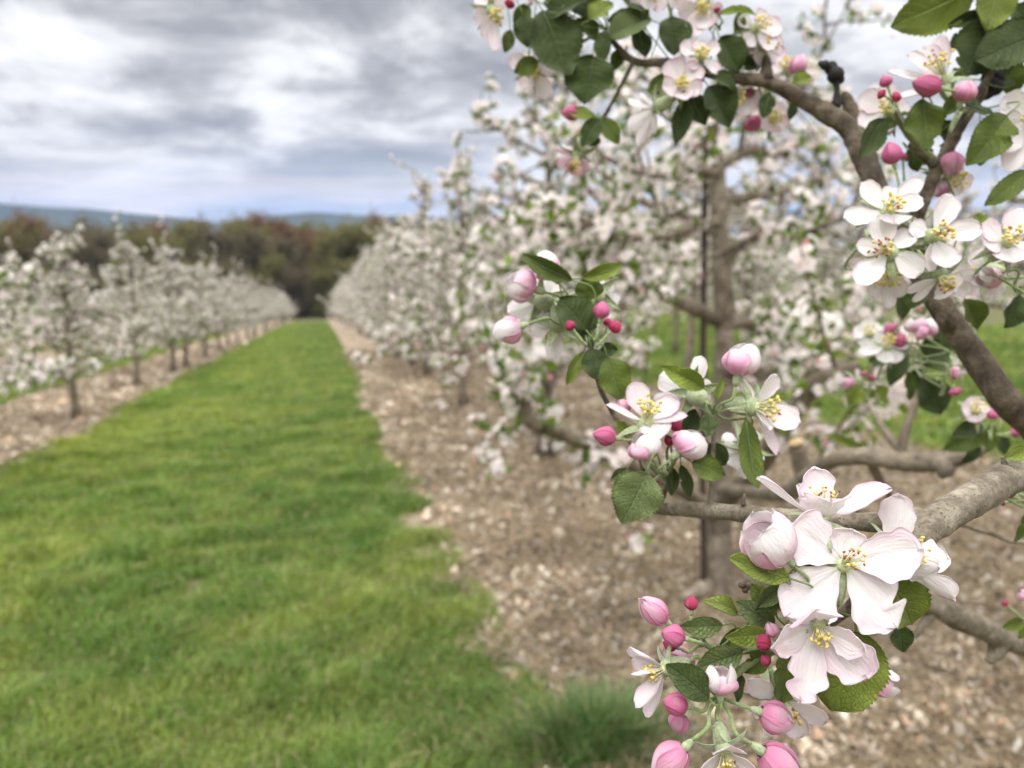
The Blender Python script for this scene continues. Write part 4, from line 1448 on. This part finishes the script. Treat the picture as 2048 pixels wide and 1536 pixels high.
leaf(1722, 1262, 1664, 1424, 168, .266, 'l', dz=-6, fold=.06, curl=.02, hub=HUB, tilt=0, full=.42)
leaf(1575, 1285, 1568, 1408, 82, .262, 'm', dz=0, fold=.15, curl=-.05, hub=HUB, tilt=-10)
leaf(1758, 1136, 1842, 1256, 122, .272, 'l', dz=-10, fold=.06, hub=HUB, tilt=5)
leaf(1560, 1178, 1512, 1222, 40, .266, 'g', dz=6, fold=.5, hub=(1625, 1205, .268))
leaf(1548, 1180, 1500, 1232, 48, .274, 'l', fold=.3, hub=(1625, 1210, .27))
leaf(1800, 1248, 1806, 1306, 46, .31, 'd', hub=(1745, 1168, .268))
leaf(1600, 1128, 1640, 1140, 24, .262, 'm', hub=(1640, 1190, .266))
bud(1742, 1362, 1797, 1368, 56, .30, 'pale', hub=(1700, 1216, .273))

# --- the spray of pink buds below it
HA, HB = (1436, 1394, .268), (1412, 1290, .276)
stm = MB()
for rows in ([(1436, 1394, .268, 8), (1470, 1350, .272, 8), (1530, 1310, .276, 8), (1640, 1262, .28, 9)],
             [(1412, 1290, .276, 6), (1440, 1300, .276, 7), (1520, 1300, .277, 7), (1600, 1280, .279, 8)]):
    ps, rs = pxpath(rows, 5)
    tube(stm, ps, rs, 8, .08, np.random.default_rng(2), c=(.2, .24, .09))
stm.build('spur', M_green, FT)
bud(1331, 1241, 1280, 1196, 48, .272, 'pink', hub=HB)
bud(1383, 1219, 1383, 1190, 26, .275, 'red', hub=HB, cal=1.35)
bud(1366, 1276, 1322, 1262, 42, .268, 'deep', dz=8, hub=HB)
bud(1352, 1294, 1326, 1284, 26, .276, 'red', hub=HB, cal=1.2)
flower(1328, 1338, .270, (-.9, -.12, .38), [(146, 84, 54, 10, dict(cup=.2)), (178, 70, 34, 26, dict(cup=.2)), (230, 92, 44, 14, dict(cup=.15)), (253, 106, 36, -14, dict(cup=.15)), (170, 60, 40, -26)],
       hub=HA, sred=0, tin=.22, tout=.42, nst=14, stl=36)
bud(1384, 1336, 1326, 1300, 50, .282, 'pink', hub=HA)
leaf(1418, 1398, 1334, 1326, 62, .259, 'd', dz=6, fold=.12, curl=-.03, hub=HA, tilt=5, full=.5)
bud(1441, 1384, 1440, 1320, 62, .262, 'pale', dz=4, hub=HA)
bud(1372, 1413, 1324, 1400, 44, .263, 'deep', dz=4, hub=HA)
bud(1363, 1430, 1354, 1468, 44, .272, 'pink', hub=HA)
bud(1522, 1424, 1584, 1443, 62, .262, 'pink', dz=6, hub=HA)
bud(1368, 1496, 1310, 1548, 66, .256, 'pink', hub=HA)
bud(1524, 1502, 1602, 1556, 74, .256, 'pink', hub=HA)
flower(1449, 1503, .256, (0, -.62, .75), [(92, 34, 66, 52, dict(cup=.25, claw=.4, tin=.3)), (216, 74, 50, 12), (-36, 74, 50, 12), (262, 70, 50, -20), (285, 72, 46, -10)],
       hub=HA, sred=.1, tin=.22, nst=16, stl=34)
leaf(1484, 1306, 1390, 1336, 54, .272, 'g', fold=.12, hub=(1520, 1302, .277), tilt=8)
leaf(1536, 1268, 1452, 1272, 44, .262, 'l', dz=8, fold=.2, hub=(1580, 1275, .278), tilt=-15)
leaf(1446, 1250, 1360, 1256, 42, .272, 'g', fold=.2, hub=(1480, 1280, .277))
leaf(1474, 1228, 1408, 1198, 36, .272, 'l', fold=.3, hub=(1440, 1296, .276), arch=.15)
leaf(1549, 1250, 1472, 1206, 50, .268, 'g', fold=.3, hub=(1590, 1270, .278), arch=.15)
leaf(1545, 1220, 1506, 1168, 48, .271, 'l', fold=.2, hub=(1590, 1262, .277))
leaf(1562, 1170, 1516, 1216, 34, .262, 'g', fold=.5, hub=(1600, 1240, .276))
leaf(1536, 1300, 1492, 1348, 42, .274, 'm', fold=.2, hub=(1565, 1282, .278))
leaf(1475, 1342, 1481, 1408, 30, .274, 'd', fold=.25, hub=HA)
leaf(1500, 1262, 1440, 1290, 36, .276, 'm', fold=.25, hub=(1520, 1300, .277))
bud(1540, 1285, 1507, 1284, 34, .262, 'red', hub=(1570, 1290, .278))
bud(1548, 1272, 1536, 1243, 28, .262, 'pink', hub=(1580, 1285, .278))
bud(1536, 1330, 1524, 1310, 20, .264, 'red', hub=(1570, 1300, .278))
flower(1562, 1402, .30, (.1, -.5, .75), [(146, 82, 50, 8), (196, 66, 44, 10), (246, 74, 46, 6), (300, 80, 50, 6), (338, 98, 48, 2)], hub=(1568, 1290, .279), sred=.2, tin=.08)

# --- flowers and buds at the end of the near twig
C2 = (1330, 960, .348)
flower(1293, 844, .338, (.02, .78, .6), [(108, 82, 54, -16, dict(cup=.2)), (37, 80, 52, -6, dict(cup=.18)), (156, 88, 24, 8, dict(cup=.25)), (296, 34, 66, 42, dict(cup=.3, claw=.4)), (10, 78, 30, 24, dict(cup=.25, tout=.7))],
       hub=C2, tin=.2, tout=.5, sred=.1, nst=16, stl=46)
bud(1257, 822, 1238, 800, 26, .345, 'pink')
bud(1230, 876, 1185, 867, 38, .338, 'deep', hub=C2)
bud(1291, 918, 1283, 862, 60, .332, 'pale', dz=6, hub=C2)
bud(1358, 904, 1403, 864, 64, .332, 'pale', dz=4, hub=C2)
bud(1341, 891, 1336, 866, 20, .34, 'red', hub=C2)
bud(1349, 862, 1358, 838, 22, .342, 'red', hub=C2)
leaf(1293, 946, 1244, 1046, 104, .325, 'g', dz=10, fold=.05, curl=-.04, hub=C2, tilt=8, full=.38, serr=1.4)
leaf(1384, 924, 1452, 950, 50, .335, 'm', fold=.25, hub=C2, arch=.05)
leaf(1418, 888, 1452, 932, 42, .35, 'd', hub=C2)
leaf(1362, 930, 1382, 998, 26, .34, 'd', hub=C2)
leaf(1344, 934, 1344, 992, 26, .345, 'd', hub=C2)
leaf(1262, 870, 1232, 842, 24, .35, 'l', hub=C2)
leaf(1252, 938, 1222, 960, 24, .34, 'g', hub=C2)
leaf(1370, 870, 1392, 818, 40, .352, 'd', hub=(1427, 840, .345))
C2B = (1428, 826, .345)
leaf(1415, 826, 1418, 872, 38, .335, 'b', hub=C2B, fold=.1, tilt=0)
flower(1384, 786, .352, (-.2, .25, -.9), [(152, 74, 50, 0), (75, 76, 38, 6), (190, 80, 26, 4), (330, 40, 40, -6), (20, 44, 36, 0)], hub=C2B, tin=.1, tout=.12, cup=.1)
leaf(1408, 776, 1324, 730, 42, .336, 'l', dz=6, fold=.25, curl=-.1, hub=C2B, arch=.14, tilt=-20)
bud(1476, 750, 1490, 688, 66, .338, 'pale', hub=C2B)
flower(1512, 814, .338, (.55, -.05, .6), [(58, 76, 50, 0), (118, 62, 40, -22), (-20, 88, 56, 14), (286, 48, 42, 32, dict(cup=.25)), (-63, 108, 38, -10, dict(cup=.2, tout=.5))], hub=C2B, tin=.10, tout=.2, sred=.15, nst=16, stl=40)
flower(1492, 896, .37, (.1, -.5, -.6), [(160, 52, 52, 0), (268, 62, 34, 0), (220, 50, 40, 8), (330, 44, 36, 0), (60, 40, 30, 0)], hub=C2B, tin=.1, tout=.12)
leaf(1492, 838, 1516, 975, 48, .336, 'm', fold=.2, curl=.05, hub=C2B, arch=-.03, tilt=10, full=.6)
leaf(1432, 800, 1446, 755, 16, .34, 'l', hub=C2B)
leaf(1300, 1000, 1262, 985, 26, .36, 'd', hub=(1310, 1005, .365))

# --- the upper left spray on the same twig
C1 = (1178, 694, .381)
bud(1070, 579, 1008, 561, 62, .372, 'pale', hub=(1140, 640, .38))
bud(1106, 552, 1074, 512, 54, .374, 'pale', hub=(1140, 640, .38))
bud(1040, 653, 983, 671, 52, .368, 'pale', hub=(1150, 650, .38))
flower(1080, 603, .392, (-.3, .1, -.92), [(75, 60, 46, 0), (200, 68, 42, 0), (330, 44, 38, 0), (265, 50, 36, 0), (160, 46, 26, 0)], hub=C1, tin=.1, tout=.12)
flower(1112, 652, .390, (-.2, -.3, -.9), [(190, 52, 36, 0), (266, 66, 38, 0), (60, 36, 30, 0), (330, 30, 30, 0), (130, 34, 30, 0)], hub=C1, tin=.15, tout=.2)
flower(1196, 585, .405, (.2, .3, -.9), [(322, 46, 46, 0), (88, 46, 30, 0), (150, 40, 40, 0), (20, 34, 32, 0), (240, 40, 34, 0)], hub=C1, tin=.08, tout=.1)
leaf(1144, 560, 1044, 506, 38, .368, 'm', fold=.35, arch=.22, curl=-.05, hub=C1, tilt=-30)
leaf(1166, 556, 1246, 526, 32, .372, 'l', fold=.3, arch=.22, hub=C1, tilt=25)
leaf(1175, 600, 1176, 552, 58, .376, 'm', dz=14, fold=.15, hub=C1, curl=-.2)
leaf(1172, 660, 1124, 592, 82, .366, 'd', fold=.12, hub=C1, tilt=5)
leaf(1166, 664, 1196, 610, 50, .378, 'd', hub=C1)
leaf(1150, 640, 1172, 672, 40, .372, 'd', hub=C1)
bud(1200, 636, 1206, 602, 33, .362, 'deep', hub=C1)
bud(1146, 659, 1132, 642, 20, .362, 'red', hub=C1)
bud(1222, 662, 1240, 643, 28, .362, 'red', hub=C1)
bud(1214, 652, 1218, 636, 18, .37, 'red', hub=C1)
leaf(1182, 696, 1194, 758, 54, .366, 'b', fold=.1, hub=C1, tilt=0)
leaf(1214, 714, 1246, 800, 72, .366, 'm', fold=.12, hub=C1, tilt=-5)
leaf(1166, 704, 1132, 770, 26, .37, 'l', fold=.3, arch=.12, hub=C1)
leaf(1200, 700, 1236, 700, 30, .385, 'd', hub=C1)

# --- white flowers on the arching branch
C3 = (1838, 545, .452)
flower(1774, 424, .362, (0, .38, .85), [(130, 78, 52, 0), (76, 56, 36, -14), (45, 100, 36, -4, dict(cup=.22)), (20, 70, 42, 12), (190, 92, 46, 6), (282, 34, 62, 34, dict(claw=.4))], hub=C3, tin=.08, tout=.15, sred=.2, stl=38)
flower(1779, 503, .358, (-.35, .12, .85), [(108, 76, 54, 2), (40, 60, 42, -2), (-35, 76, 52, 6), (222, 102, 52, 18), (170, 70, 36, 8)], hub=C3, tin=.08, tout=.15, sred=.7, sax=(-.65, .1, .6), stl=42)
flower(1866, 472, .358, (.15, .1, .9), [(64, 92, 52, 0), (10, 96, 44, 4), (155, 50, 42, -4), (-68, 72, 64, 12), (262, 72, 30, 4)], hub=C3, tin=.14, tout=.2, sred=.35, stl=36)
flower(2012, 486, .362, (-.1, .35, .9), [(142, 62, 54, 4), (62, 78, 58, 0), (188, 56, 42, 14), (268, 46, 74, 26, dict(claw=.35)), (0, 64, 50, 4)], hub=(2040, 590, .42), tin=.36, tout=.4, sred=.1, stl=36)
flower(1883, 556, .376, (.05, -.6, .7), [(200, 80, 24, 6), (218, 72, 26, -4), (290, 34, 66, 28, dict(claw=.4)), (4, 66, 44, 0), (-30, 60, 40, 4)], hub=C3, tin=.14, tout=.2, sred=.4, stl=30)
flower(1772, 542, .382, (-.1, -.5, .6), [(276, 76, 28, 0), (166, 74, 30, 4), (300, 60, 44, 4), (240, 60, 40, -4), (190, 50, 40, 0)], hub=C3, tin=.18, tout=.25)
bud(2002, 556, 1946, 556, 40, .385, 'pale', hub=(2040, 590, .42))
bud(1985, 548, 1965, 536, 16, .375, 'pale', hub=(2035, 580, .42), cal=1.6)
leaf(2040, 590, 2012, 656, 58, .40, 'd', hub=(2050, 580, .42))
leaf(1930, 598, 1958, 660, 52, .42, 'm', hub=(1900, 590, .45))
leaf(2062, 342, 1972, 406, 44, .40, 'm', hub=(2090, 330, .42), fold=.2)
leaf(1800, 575, 1808, 640, 34, .43, 'd', hub=C3)
leaf(1845, 560, 1820, 620, 46, .45, 'b', hub=C3)
leaf(1835, 455, 1808, 478, 36, .40, 'm', hub=C3)
leaf(1950, 450, 1975, 430, 30, .40, 'l', hub=(1900, 520, .43))
leaf(1800, 420, 1845, 395, 40, .42, 'm', hub=C3)
flower(1975, 545, .40, (.1, .1, -.8), [(200, 60, 40, 0), (250, 54, 40, 0), (300, 50, 36, 0), (20, 50, 40, 0), (120, 50, 40, 0)], hub=(2040, 590, .42), tin=.3, tout=.3)

# --- buds and leaves behind the arching branch
M2 = (1812, 740, .62)
bud(1834, 664, 1830, 632, 40, .55, 'pale', hub=M2)
bud(1786, 662, 1772, 650, 26, .55, 'deep', hub=M2)
bud(1850, 672, 1834, 660, 30, .54, 'pink', hub=M2)
bud(1852, 668, 1866, 640, 32, .56, 'pale', hub=M2)
bud(1810, 684, 1782, 678, 30, .55, 'deep', hub=M2)
flower(1774, 694, .55, (-.2, .5, .7), [(110, 36, 34, -6), (190, 58, 28, 4), (10, 40, 30, 0), (250, 34, 36, 12), (300, 36, 34, 8)], hub=M2, tin=.05, tout=.1, fine=0)
flower(1738, 668, .62, (-.2, .3, .8), [(100, 30, 30, 0), (170, 32, 30, 0), (240, 30, 30, 4), (310, 30, 30, 4), (30, 30, 30, 0)], hub=M2, tin=.05, tout=.1, fine=0)
for a in ((1808, 700, 1780, 770, 40, .57, 'b'), (1838, 722, 1900, 704, 66, .58, 'd'), (1846, 758, 1884, 830, 66, .6, 'd'), (1880, 650, 1893, 722, 40, .58, 'd'), (1812, 742, 1822, 800, 34, .6, 'm'),
          (1770, 712, 1738, 722, 40, .6, 'd'), (1836, 700, 1872, 690, 44, .6, 'd'), (1850, 742, 1812, 776, 40, .62, 'd')):
    leaf(*a, hub=M2)
M3 = (1735, 806, .68)
for a in ((1708, 768, 1684, 766, 24), (1727, 752, 1728, 742, 15), (1742, 760, 1745, 748, 16)):
    bud(*a, .64, 'deep' if a[4] < 20 else 'pink', hub=M3)
flower(1720, 762, .65, (.3, .4, .7), [(110, 26, 18, 0), (330, 20, 18, 6), (60, 18, 16, 0), (200, 18, 16, 0), (270, 14, 16, 8)], hub=M3, fine=0)
leaf(1722, 772, 1698, 812, 36, .63, 'l', hub=M3)
leaf(1752, 772, 1772, 806, 32, .64, 'l', hub=M3)
leaf(1650, 868, 1730, 895, 17, .66, 'l', fold=.3, arch=.2)
M6 = (1880, 790, .56)
bud(1902, 748, 1918, 747, 24, .52, 'pink', hub=M6)
bud(1908, 776, 1914, 792, 23, .52, 'deep', hub=M6)
flower(1925, 728, .60, (0, .3, .9), [(40, 26, 30, 0), (330, 28, 30, 0), (110, 24, 26, 0), (190, 20, 24, 0), (260, 20, 24, 0)], hub=M6, tin=.4, tout=.4, fine=0)
M4 = (1975, 870, .58)
flower(1950, 822, .56, (-.2, .4, .8), [(100, 30, 30, 0), (170, 28, 34, 0), (230, 26, 32, 6), (20, 28, 30, 0), (300, 20, 30, 8)], hub=M4, fine=0, tin=.15)
flower(2000, 815, .58, (.3, .4, .7), [(100, 28, 28, 0), (20, 26, 30, 0), (320, 30, 30, 0), (200, 20, 26, 4), (260, 20, 26, 6)], hub=M4, fine=0, tin=.3)
bud(1984, 838, 1985, 818, 20, .55, 'deep', hub=M4)
bud(2022, 866, 2046, 862, 20, .5, 'deep', hub=(2070, 880, .5))
for a in ((1965, 850, 1905, 870, 36, .57, 'b'), (1970, 870, 1890, 900, 40, .6, 'm'), (1985, 850, 1978, 905, 34, .57, 'm'), (2000, 870, 2010, 910, 30, .6, 'd'), (1950, 880, 1930, 930, 34, .62, 'd')):
    leaf(*a, hub=M4)
M5 = (2040, 975, .38)
for a in ((1999, 988, 1988, 982, 17), (2024, 992, 2016, 988, 15), (2008, 1005, 2000, 1006, 13)):
    bud(*a, .36, 'red', hub=M5, cal=1.3)
for a in ((2056, 1012, 2036, 1084, 54, .35, 'm'), (2050, 965, 1985, 990, 26, .36, 'm'), (2060, 900, 2010, 915, 30, .30, 'l'), (2030, 985, 1990, 1010, 20, .37, 'g')):
    leaf(*a, hub=M5)
M7 = (2065, 1250, .46)
bud(2052, 1196, 2040, 1182, 26, .45, 'pink', hub=M7)
bud(2014, 1210, 2005, 1202, 13, .45, 'red', hub=M7)
leaf(2046, 1240, 2006, 1256, 26, .46, 'l', hub=M7)
leaf(2056, 1250, 2038, 1280, 28, .46, 'l', hub=M7)

# --- leaves and flowers on the upper branch
A0 = (1215, 60, .50)
flower(985, 24, .50, (.3, -.5, .6), [(128, 50, 36, 0), (250, 56, 32, 6), (272, 78, 30, 0), (200, 40, 30, 8), (60, 40, 30, 0)], hub=(1090, -20, .5), tin=.15)
bud(1022, 2, 1015, 16, 22, .49, 'red', hub=(1050, -20, .5))
bud(1062, -2, 1056, 12, 14, .49, 'pale', hub=(1070, -25, .5))
for a in ((1085, 20, 1146, 146, 104, .485, 'd'), (1186, 112, 1172, 204, 94, .49, 'd'), (1046, 30, 1058, 92, 44, .49, 'd'), (1076, 122, 1030, 146, 34, .49, 'm'), (1172, 0, 1086, 36, 52, .49, 'd'),
          (1218, 74, 1304, 30, 60, .49, 'g'), (1178, 40, 1226, 4, 44, .49, 'l'), (1206, 66, 1204, 126, 32, .49, 'd'), (1340, 34, 1350, 108, 62, .49, 'd'), (1276, 58, 1292, 112, 40, .50, 'd'),
          (1440, 76, 1482, 142, 58, .49, 'd'), (1422, 150, 1476, 184, 34, .485, 'd'), (1416, 172, 1462, 252, 64, .49, 'd'), (1380, 186, 1412, 248, 50, .50, 'd'), (1376, 200, 1350, 286, 38, .495, 'd'),
          (1240, -6, 1316, 10, 46, .49, 'd'), (1152, -10, 1190, 30, 50, .495, 'd'), (1096, -6, 1120, 26, 50, .50, 'd'), (1020, 60, 1012, 104, 26, .50, 'm')):
    leaf(*a[:4], a[4] * 1.12, *a[5:], hub=A0 if a[0] < 1260 else (a[0] * .5 + 700, 140 if a[1] > 60 else 118, .50))
for a in ((1130, 30, 1082, 74, 46, .495, 'd'), (1150, 40, 1196, 78, 48, .495, 'm'), (1216, 40, 1262, 56, 44, .50, 'd'), (1250, 100, 1226, 140, 34, .505, 'm'), (1300, 40, 1262, 14, 40, .495, 'm'),
          (1366, 30, 1402, 62, 44, .505, 'd'), (1420, 60, 1398, 16, 40, .505, 'm'), (1462, 120, 1520, 132, 40, .51, 'd'), (1330, 150, 1300, 186, 36, .505, 'm'), (1452, 160, 1420, 222, 40, .50, 'm'), (1056, 10, 1030, 56, 34, .505, 'm')):
    leaf(*a, hub=(a[0], 120, .502))
for a in ((2010, 120, 2030, 190, 56, .43, 'm'), (1950, 70, 1900, 96, 46, .44, 'd'), (2030, 10, 2060, 60, 60, .43, 'd'), (1850, 250, 1810, 240, 30, .44, 'm'), (1890, 240, 1905, 290, 40, .44, 'd')):
    leaf(*a, hub=(1960, 190, .43))
flower(1068, 142, .505, (-.1, -.3, .8), [(300, 62, 36, 0), (66, 52, 28, 0), (150, 56, 32, 0), (240, 44, 32, 6), (10, 44, 30, 0)], hub=(1190, 70, .5), tin=.06)
flower(1400, 112, .485, (.05, .1, .95), [(150, 46, 34, 0), (98, 32, 30, 0), (30, 44, 30, 0), (-40, 52, 26, 2), (225, 36, 30, 6)], hub=(1380, 135, .5), tin=.05, stl=22)
flower(1362, 168, .485, (-.1, -.15, .95), [(118, 52, 48, 8), (45, 52, 44, 6), (200, 42, 42, 16), (280, 40, 42, 18), (335, 42, 38, 12)], hub=(1370, 138, .5), tin=.4, tout=.45, stl=22, cup=.25)
flower(1310, 218, .495, (-.7, -.3, -.5), [(160, 58, 36, 0), (216, 64, 34, 0), (244, 82, 32, 0), (130, 44, 28, 0), (270, 50, 30, 0)], hub=(1390, 190, .5), tin=.18, tout=.22)
flower(1404, 10, .49, (-.1, -.6, .7), [(250, 66, 42, 6), (280, 52, 46, 8), (200, 50, 40, 0), (330, 44, 40, 0), (120, 44, 40, 0)], hub=(1440, 60, .5), tin=.12, stl=24)
bud(1436, 26, 1430, 14, 18, .49, 'red', hub=(1440, 60, .5))
leaf(1440, 28, 1515, 23, 24, .485, 'l', hub=(1440, 60, .5), arch=.1)
leaf(1470, 70, 1484, 20, 26, .49, 'm', hub=(1450, 140, .5))
flower(1510, 58, .49, (.3, .1, .8), [(62, 42, 36, 0), (8, 54, 42, 0), (-48, 56, 46, 4), (150, 40, 34, 0), (240, 40, 34, 4)], hub=(1450, 140, .5), tin=.3, tout=.3)
flower(1528, 96, .50, (.3, 0, .8), [(20, 40, 44, 0), (-30, 44, 44, 2), (100, 40, 36, 0), (180, 34, 30, 0), (250, 36, 36, 0)], hub=(1480, 150, .5), tin=.45, tout=.45)
flower(1300, -16, .49, (.0, -.4, .8), [(215, 46, 34, 0), (260, 40, 36, 6), (310, 46, 34, 0), (150, 40, 30, 0), (30, 40, 30, 0)], hub=(1290, 60, .5), tin=.05)
flower(1350, -18, .50, (.0, -.4, .8), [(215, 44, 34, 0), (262, 38, 36, 6), (330, 60, 36, 0), (150, 40, 30, 0), (30, 40, 30, 0)], hub=(1340, 60, .5), tin=.1)
flower(1466, 192, .51, (.2, -.3, .7), [(350, 56, 40, 0), (320, 50, 40, 0), (30, 46, 36, 0), (250, 40, 34, 0), (130, 40, 30, 0)], hub=(1500, 165, .505), tin=.35, tout=.35)
bud(1506, 190, 1488, 182, 22, .51, 'deep', hub=(1520, 165, .505))
bud(1500, 235, 1516, 262, 32, .53, 'deep', hub=(1510, 180, .505))
flower(1545, 236, .54, (0, -.2, .8), [(40, 34, 40, 0), (120, 34, 36, 0), (330, 34, 36, 0), (200, 30, 30, 0), (270, 30, 30, 0)], hub=(1520, 180, .51), tin=.5, tout=.5)
bud(1590, 148, 1602, 108, 34, .515, 'pink', hub=(1575, 180, .505))
flower(1572, 142, .53, (-.3, .4, .7), [(110, 34, 30, 0), (170, 30, 28, 0), (230, 26, 28, 0), (30, 26, 28, 0), (300, 24, 28, 0)], hub=(1575, 180, .505), tin=.05)
leaf(1586, 168, 1624, 152, 34, .51, 'l', hub=(1575, 185, .505))
leaf(1540, 185, 1528, 236, 34, .50, 'd', hub=(1545, 170, .503))
leaf(1588, 200, 1580, 240, 22, .52, 'd', hub=(1590, 195, .505))
# hanging twig end
E = (1192, 268, .495)
bud(1160, 226, 1122, 226, 30, .495, 'deep', hub=(1206, 238, .495))
leaf(1190, 236, 1134, 218, 28, .49, 'l', hub=(1206, 236, .495), fold=.25)
leaf(1200, 238, 1162, 290, 42, .485, 'd', hub=E)
leaf(1202, 236, 1240, 286, 36, .49, 'm', hub=E)
leaf(1192, 268, 1180, 292, 30, .49, 'd', hub=E)
flower(1154, 314, .51, (-.2, -.75, .3), [(200, 44, 28, 4), (232, 40, 28, 10), (268, 40, 32, 8), (316, 36, 32, 4), (160, 48, 12, 0), (290, 36, 26, -10)], hub=E, tin=.75, tout=.95)

# --- the top right spray
B0 = (1925, 240, .43)
leaf(1962, -30, 1794, 60, 104, .415, 'l', fold=.1, hub=(2010, -60, .43), tilt=0, face=(0, -.5, .8))
leaf(2004, -50, 1984, 58, 84, .41, 'l', fold=.12, hub=(2020, -80, .43), tilt=0)
leaf(1992, 44, 1932, 144, 104, .415, 'd', fold=.14, hub=(2000, 20, .43), tilt=0)
leaf(2086, 66, 1950, 112, 104, .41, 'd', fold=.14, hub=(2100, 50, .43), tilt=5)
leaf(1966, 30, 1898, 52, 30, .42, 'd', fold=.4, hub=(2000, 20, .43))
leaf(1846, 198, 1864, 298, 98, .405, 'm', fold=.12, hub=(1880, 240, .43), tilt=-5, full=.42)
leaf(2014, 232, 1938, 328, 76, .405, 'm', fold=.16, hub=(1940, 225, .43), tilt=5)
leaf(1766, 238, 1722, 312, 54, .415, 'b', fold=.2, hub=(1830, 285, .43))
leaf(1790, 240, 1768, 255, 30, .42, 'm', hub=(1830, 285, .43))
leaf(1930, 206, 1990, 222, 44, .415, 'd', hub=(1930, 235, .43))
leaf(1922, 210, 1884, 230, 40, .41, 'm', hub=(1930, 235, .43), fold=.4)
leaf(1960, 160, 2040, 150, 60, .43, 'd', hub=(1950, 200, .43))
leaf(1915, 160, 1930, 134, 34, .43, 'l', hub=(1940, 210, .43))
leaf(1840, 300, 1870, 330, 40, .44, 'd', hub=(1870, 320, .43))
leaf(1900, 300, 1880, 290, 30, .44, 'd', hub=(1890, 310, .43))
leaf(1960, 250, 1966, 330, 50, .45, 'd', hub=(1935, 240, .43))
flower(1886, 156, .42, (-.5, .6, .5), [(150, 86, 54, 4), (172, 106, 40, -10), (115, 74, 44, -10), (94, 86, 34, 0, dict(tout=.5)), (190, 58, 40, 30), (210, 98, 46, 12)], hub=B0, tin=.08, tout=.3, sred=.4, nst=20, stl=50)
bud(1879, 176, 1824, 164, 42, .398, 'deep', hub=(1920, 200, .425))
bud(1922, 202, 1930, 166, 44, .40, 'pink', dz=12, hub=(1930, 225, .428))
H2_ = (1790, 222, .41)
bud(1775, 172, 1767, 150, 24, .40, 'deep', hub=H2_)
bud(1768, 191, 1756, 184, 20, .40, 'red', hub=H2_)
bud(1789, 204, 1793, 183, 21, .40, 'red', hub=H2_)
stm = MB()
ps, rs = pxpath([(1790, 222, .41, 5), (1800, 245, .42, 6), (1830, 285, .43, 7), (1872, 325, .433, 9)], 5)
tube(stm, ps, rs, 8, .08, np.random.default_rng(2), c=(.2, .24, .09))
stm.build('spur', M_green, FT)
flower(1778, 222, .45, (-.4, .1, .8), [(152, 66, 48, 0), (205, 66, 48, 0), (250, 50, 40, 4), (90, 50, 40, 0), (20, 40, 36, 0)], hub=H2_, tin=.35, tout=.3)
flower(2062, 236, .41, (-.4, -.3, .8), [(196, 70, 52, 6), (222, 100, 56, 6), (246, 116, 48, 0), (280, 80, 50, 10), (140, 70, 50, 0)], hub=(2100, 140, .43), tin=.12, tout=.2, stl=40)
bud(1788, 326, 1778, 284, 38, .41, 'deep', hub=(1808, 390, .44))
bud(1806, 320, 1805, 304, 16, .42, 'deep', hub=(1812, 390, .44))
leaf(1815, 300, 1838, 342, 34, .44, 'm', hub=(1850, 330, .435))
bud(1900, 306, 1908, 352, 46, .43, 'pink', hub=(1900, 280, .432))
flower(1896, 352, .45, (.3, -.4, .7), [(340, 50, 36, 0), (210, 30, 34, 0), (300, 44, 36, 0), (260, 36, 34, 0), (30, 36, 30, 0)], hub=(1890, 310, .435), tin=.2, tout=.2)
bud(1892, 388, 1878, 370, 34, .45, 'pink', hub=(1890, 330, .435))
stm = MB()
for rows in ([(1808, 390, .44, 5), (1825, 430, .45, 5), (1838, 470, .455, 6)],):
    ps, rs = pxpath(rows, 5)
    tube(stm, ps, rs, 8, .08, np.random.default_rng(2), c=(.2, .24, .09))
stm.build('spur', M_green, FT)

# --- the rest of the near tree, outside the picture but real: limbs with bloom
tm, fm, lm = MB(), MB(), MB()
r = np.random.default_rng(31)
C = []
for k in range(13):
    z = r.uniform(.8, 3.0)
    az = R(r.uniform(-110, 60))
    d = np.array([math.cos(az), math.sin(az), r.uniform(.1, .5)])
    L = r.uniform(.6, 1.1)
    p0 = base + np.array([0, 0, z])
    ps = shoots(tm, r, p0, d, L, .016, .005, 8, sides=7)
    C.append(along(ps, .1, r, .2) + 0)
    for s in range(5):
        b = ps[int(r.integers(2, 9))]
        q = shoots(tm, r, b, r.normal(0, 1, 3) + [0, 0, .3], r.uniform(.2, .4), .006, .003, 4, sides=4)
        C.append(along(q, .1, r, .3))
C = np.concatenate(C)
C = C[~in_view(C[:, 0], C[:, 1], C[:, 2], 400)]
O = r.normal(0, 1, C.shape)
O /= np.linalg.norm(O, axis=1, keepdims=True)
bloom(fm, lm, C, O, r)
tm.build('limbs', M_bark, FT)
fm.build('blossom', M_bloom, FT)
lm.build('leaves', M_foliage, FT)
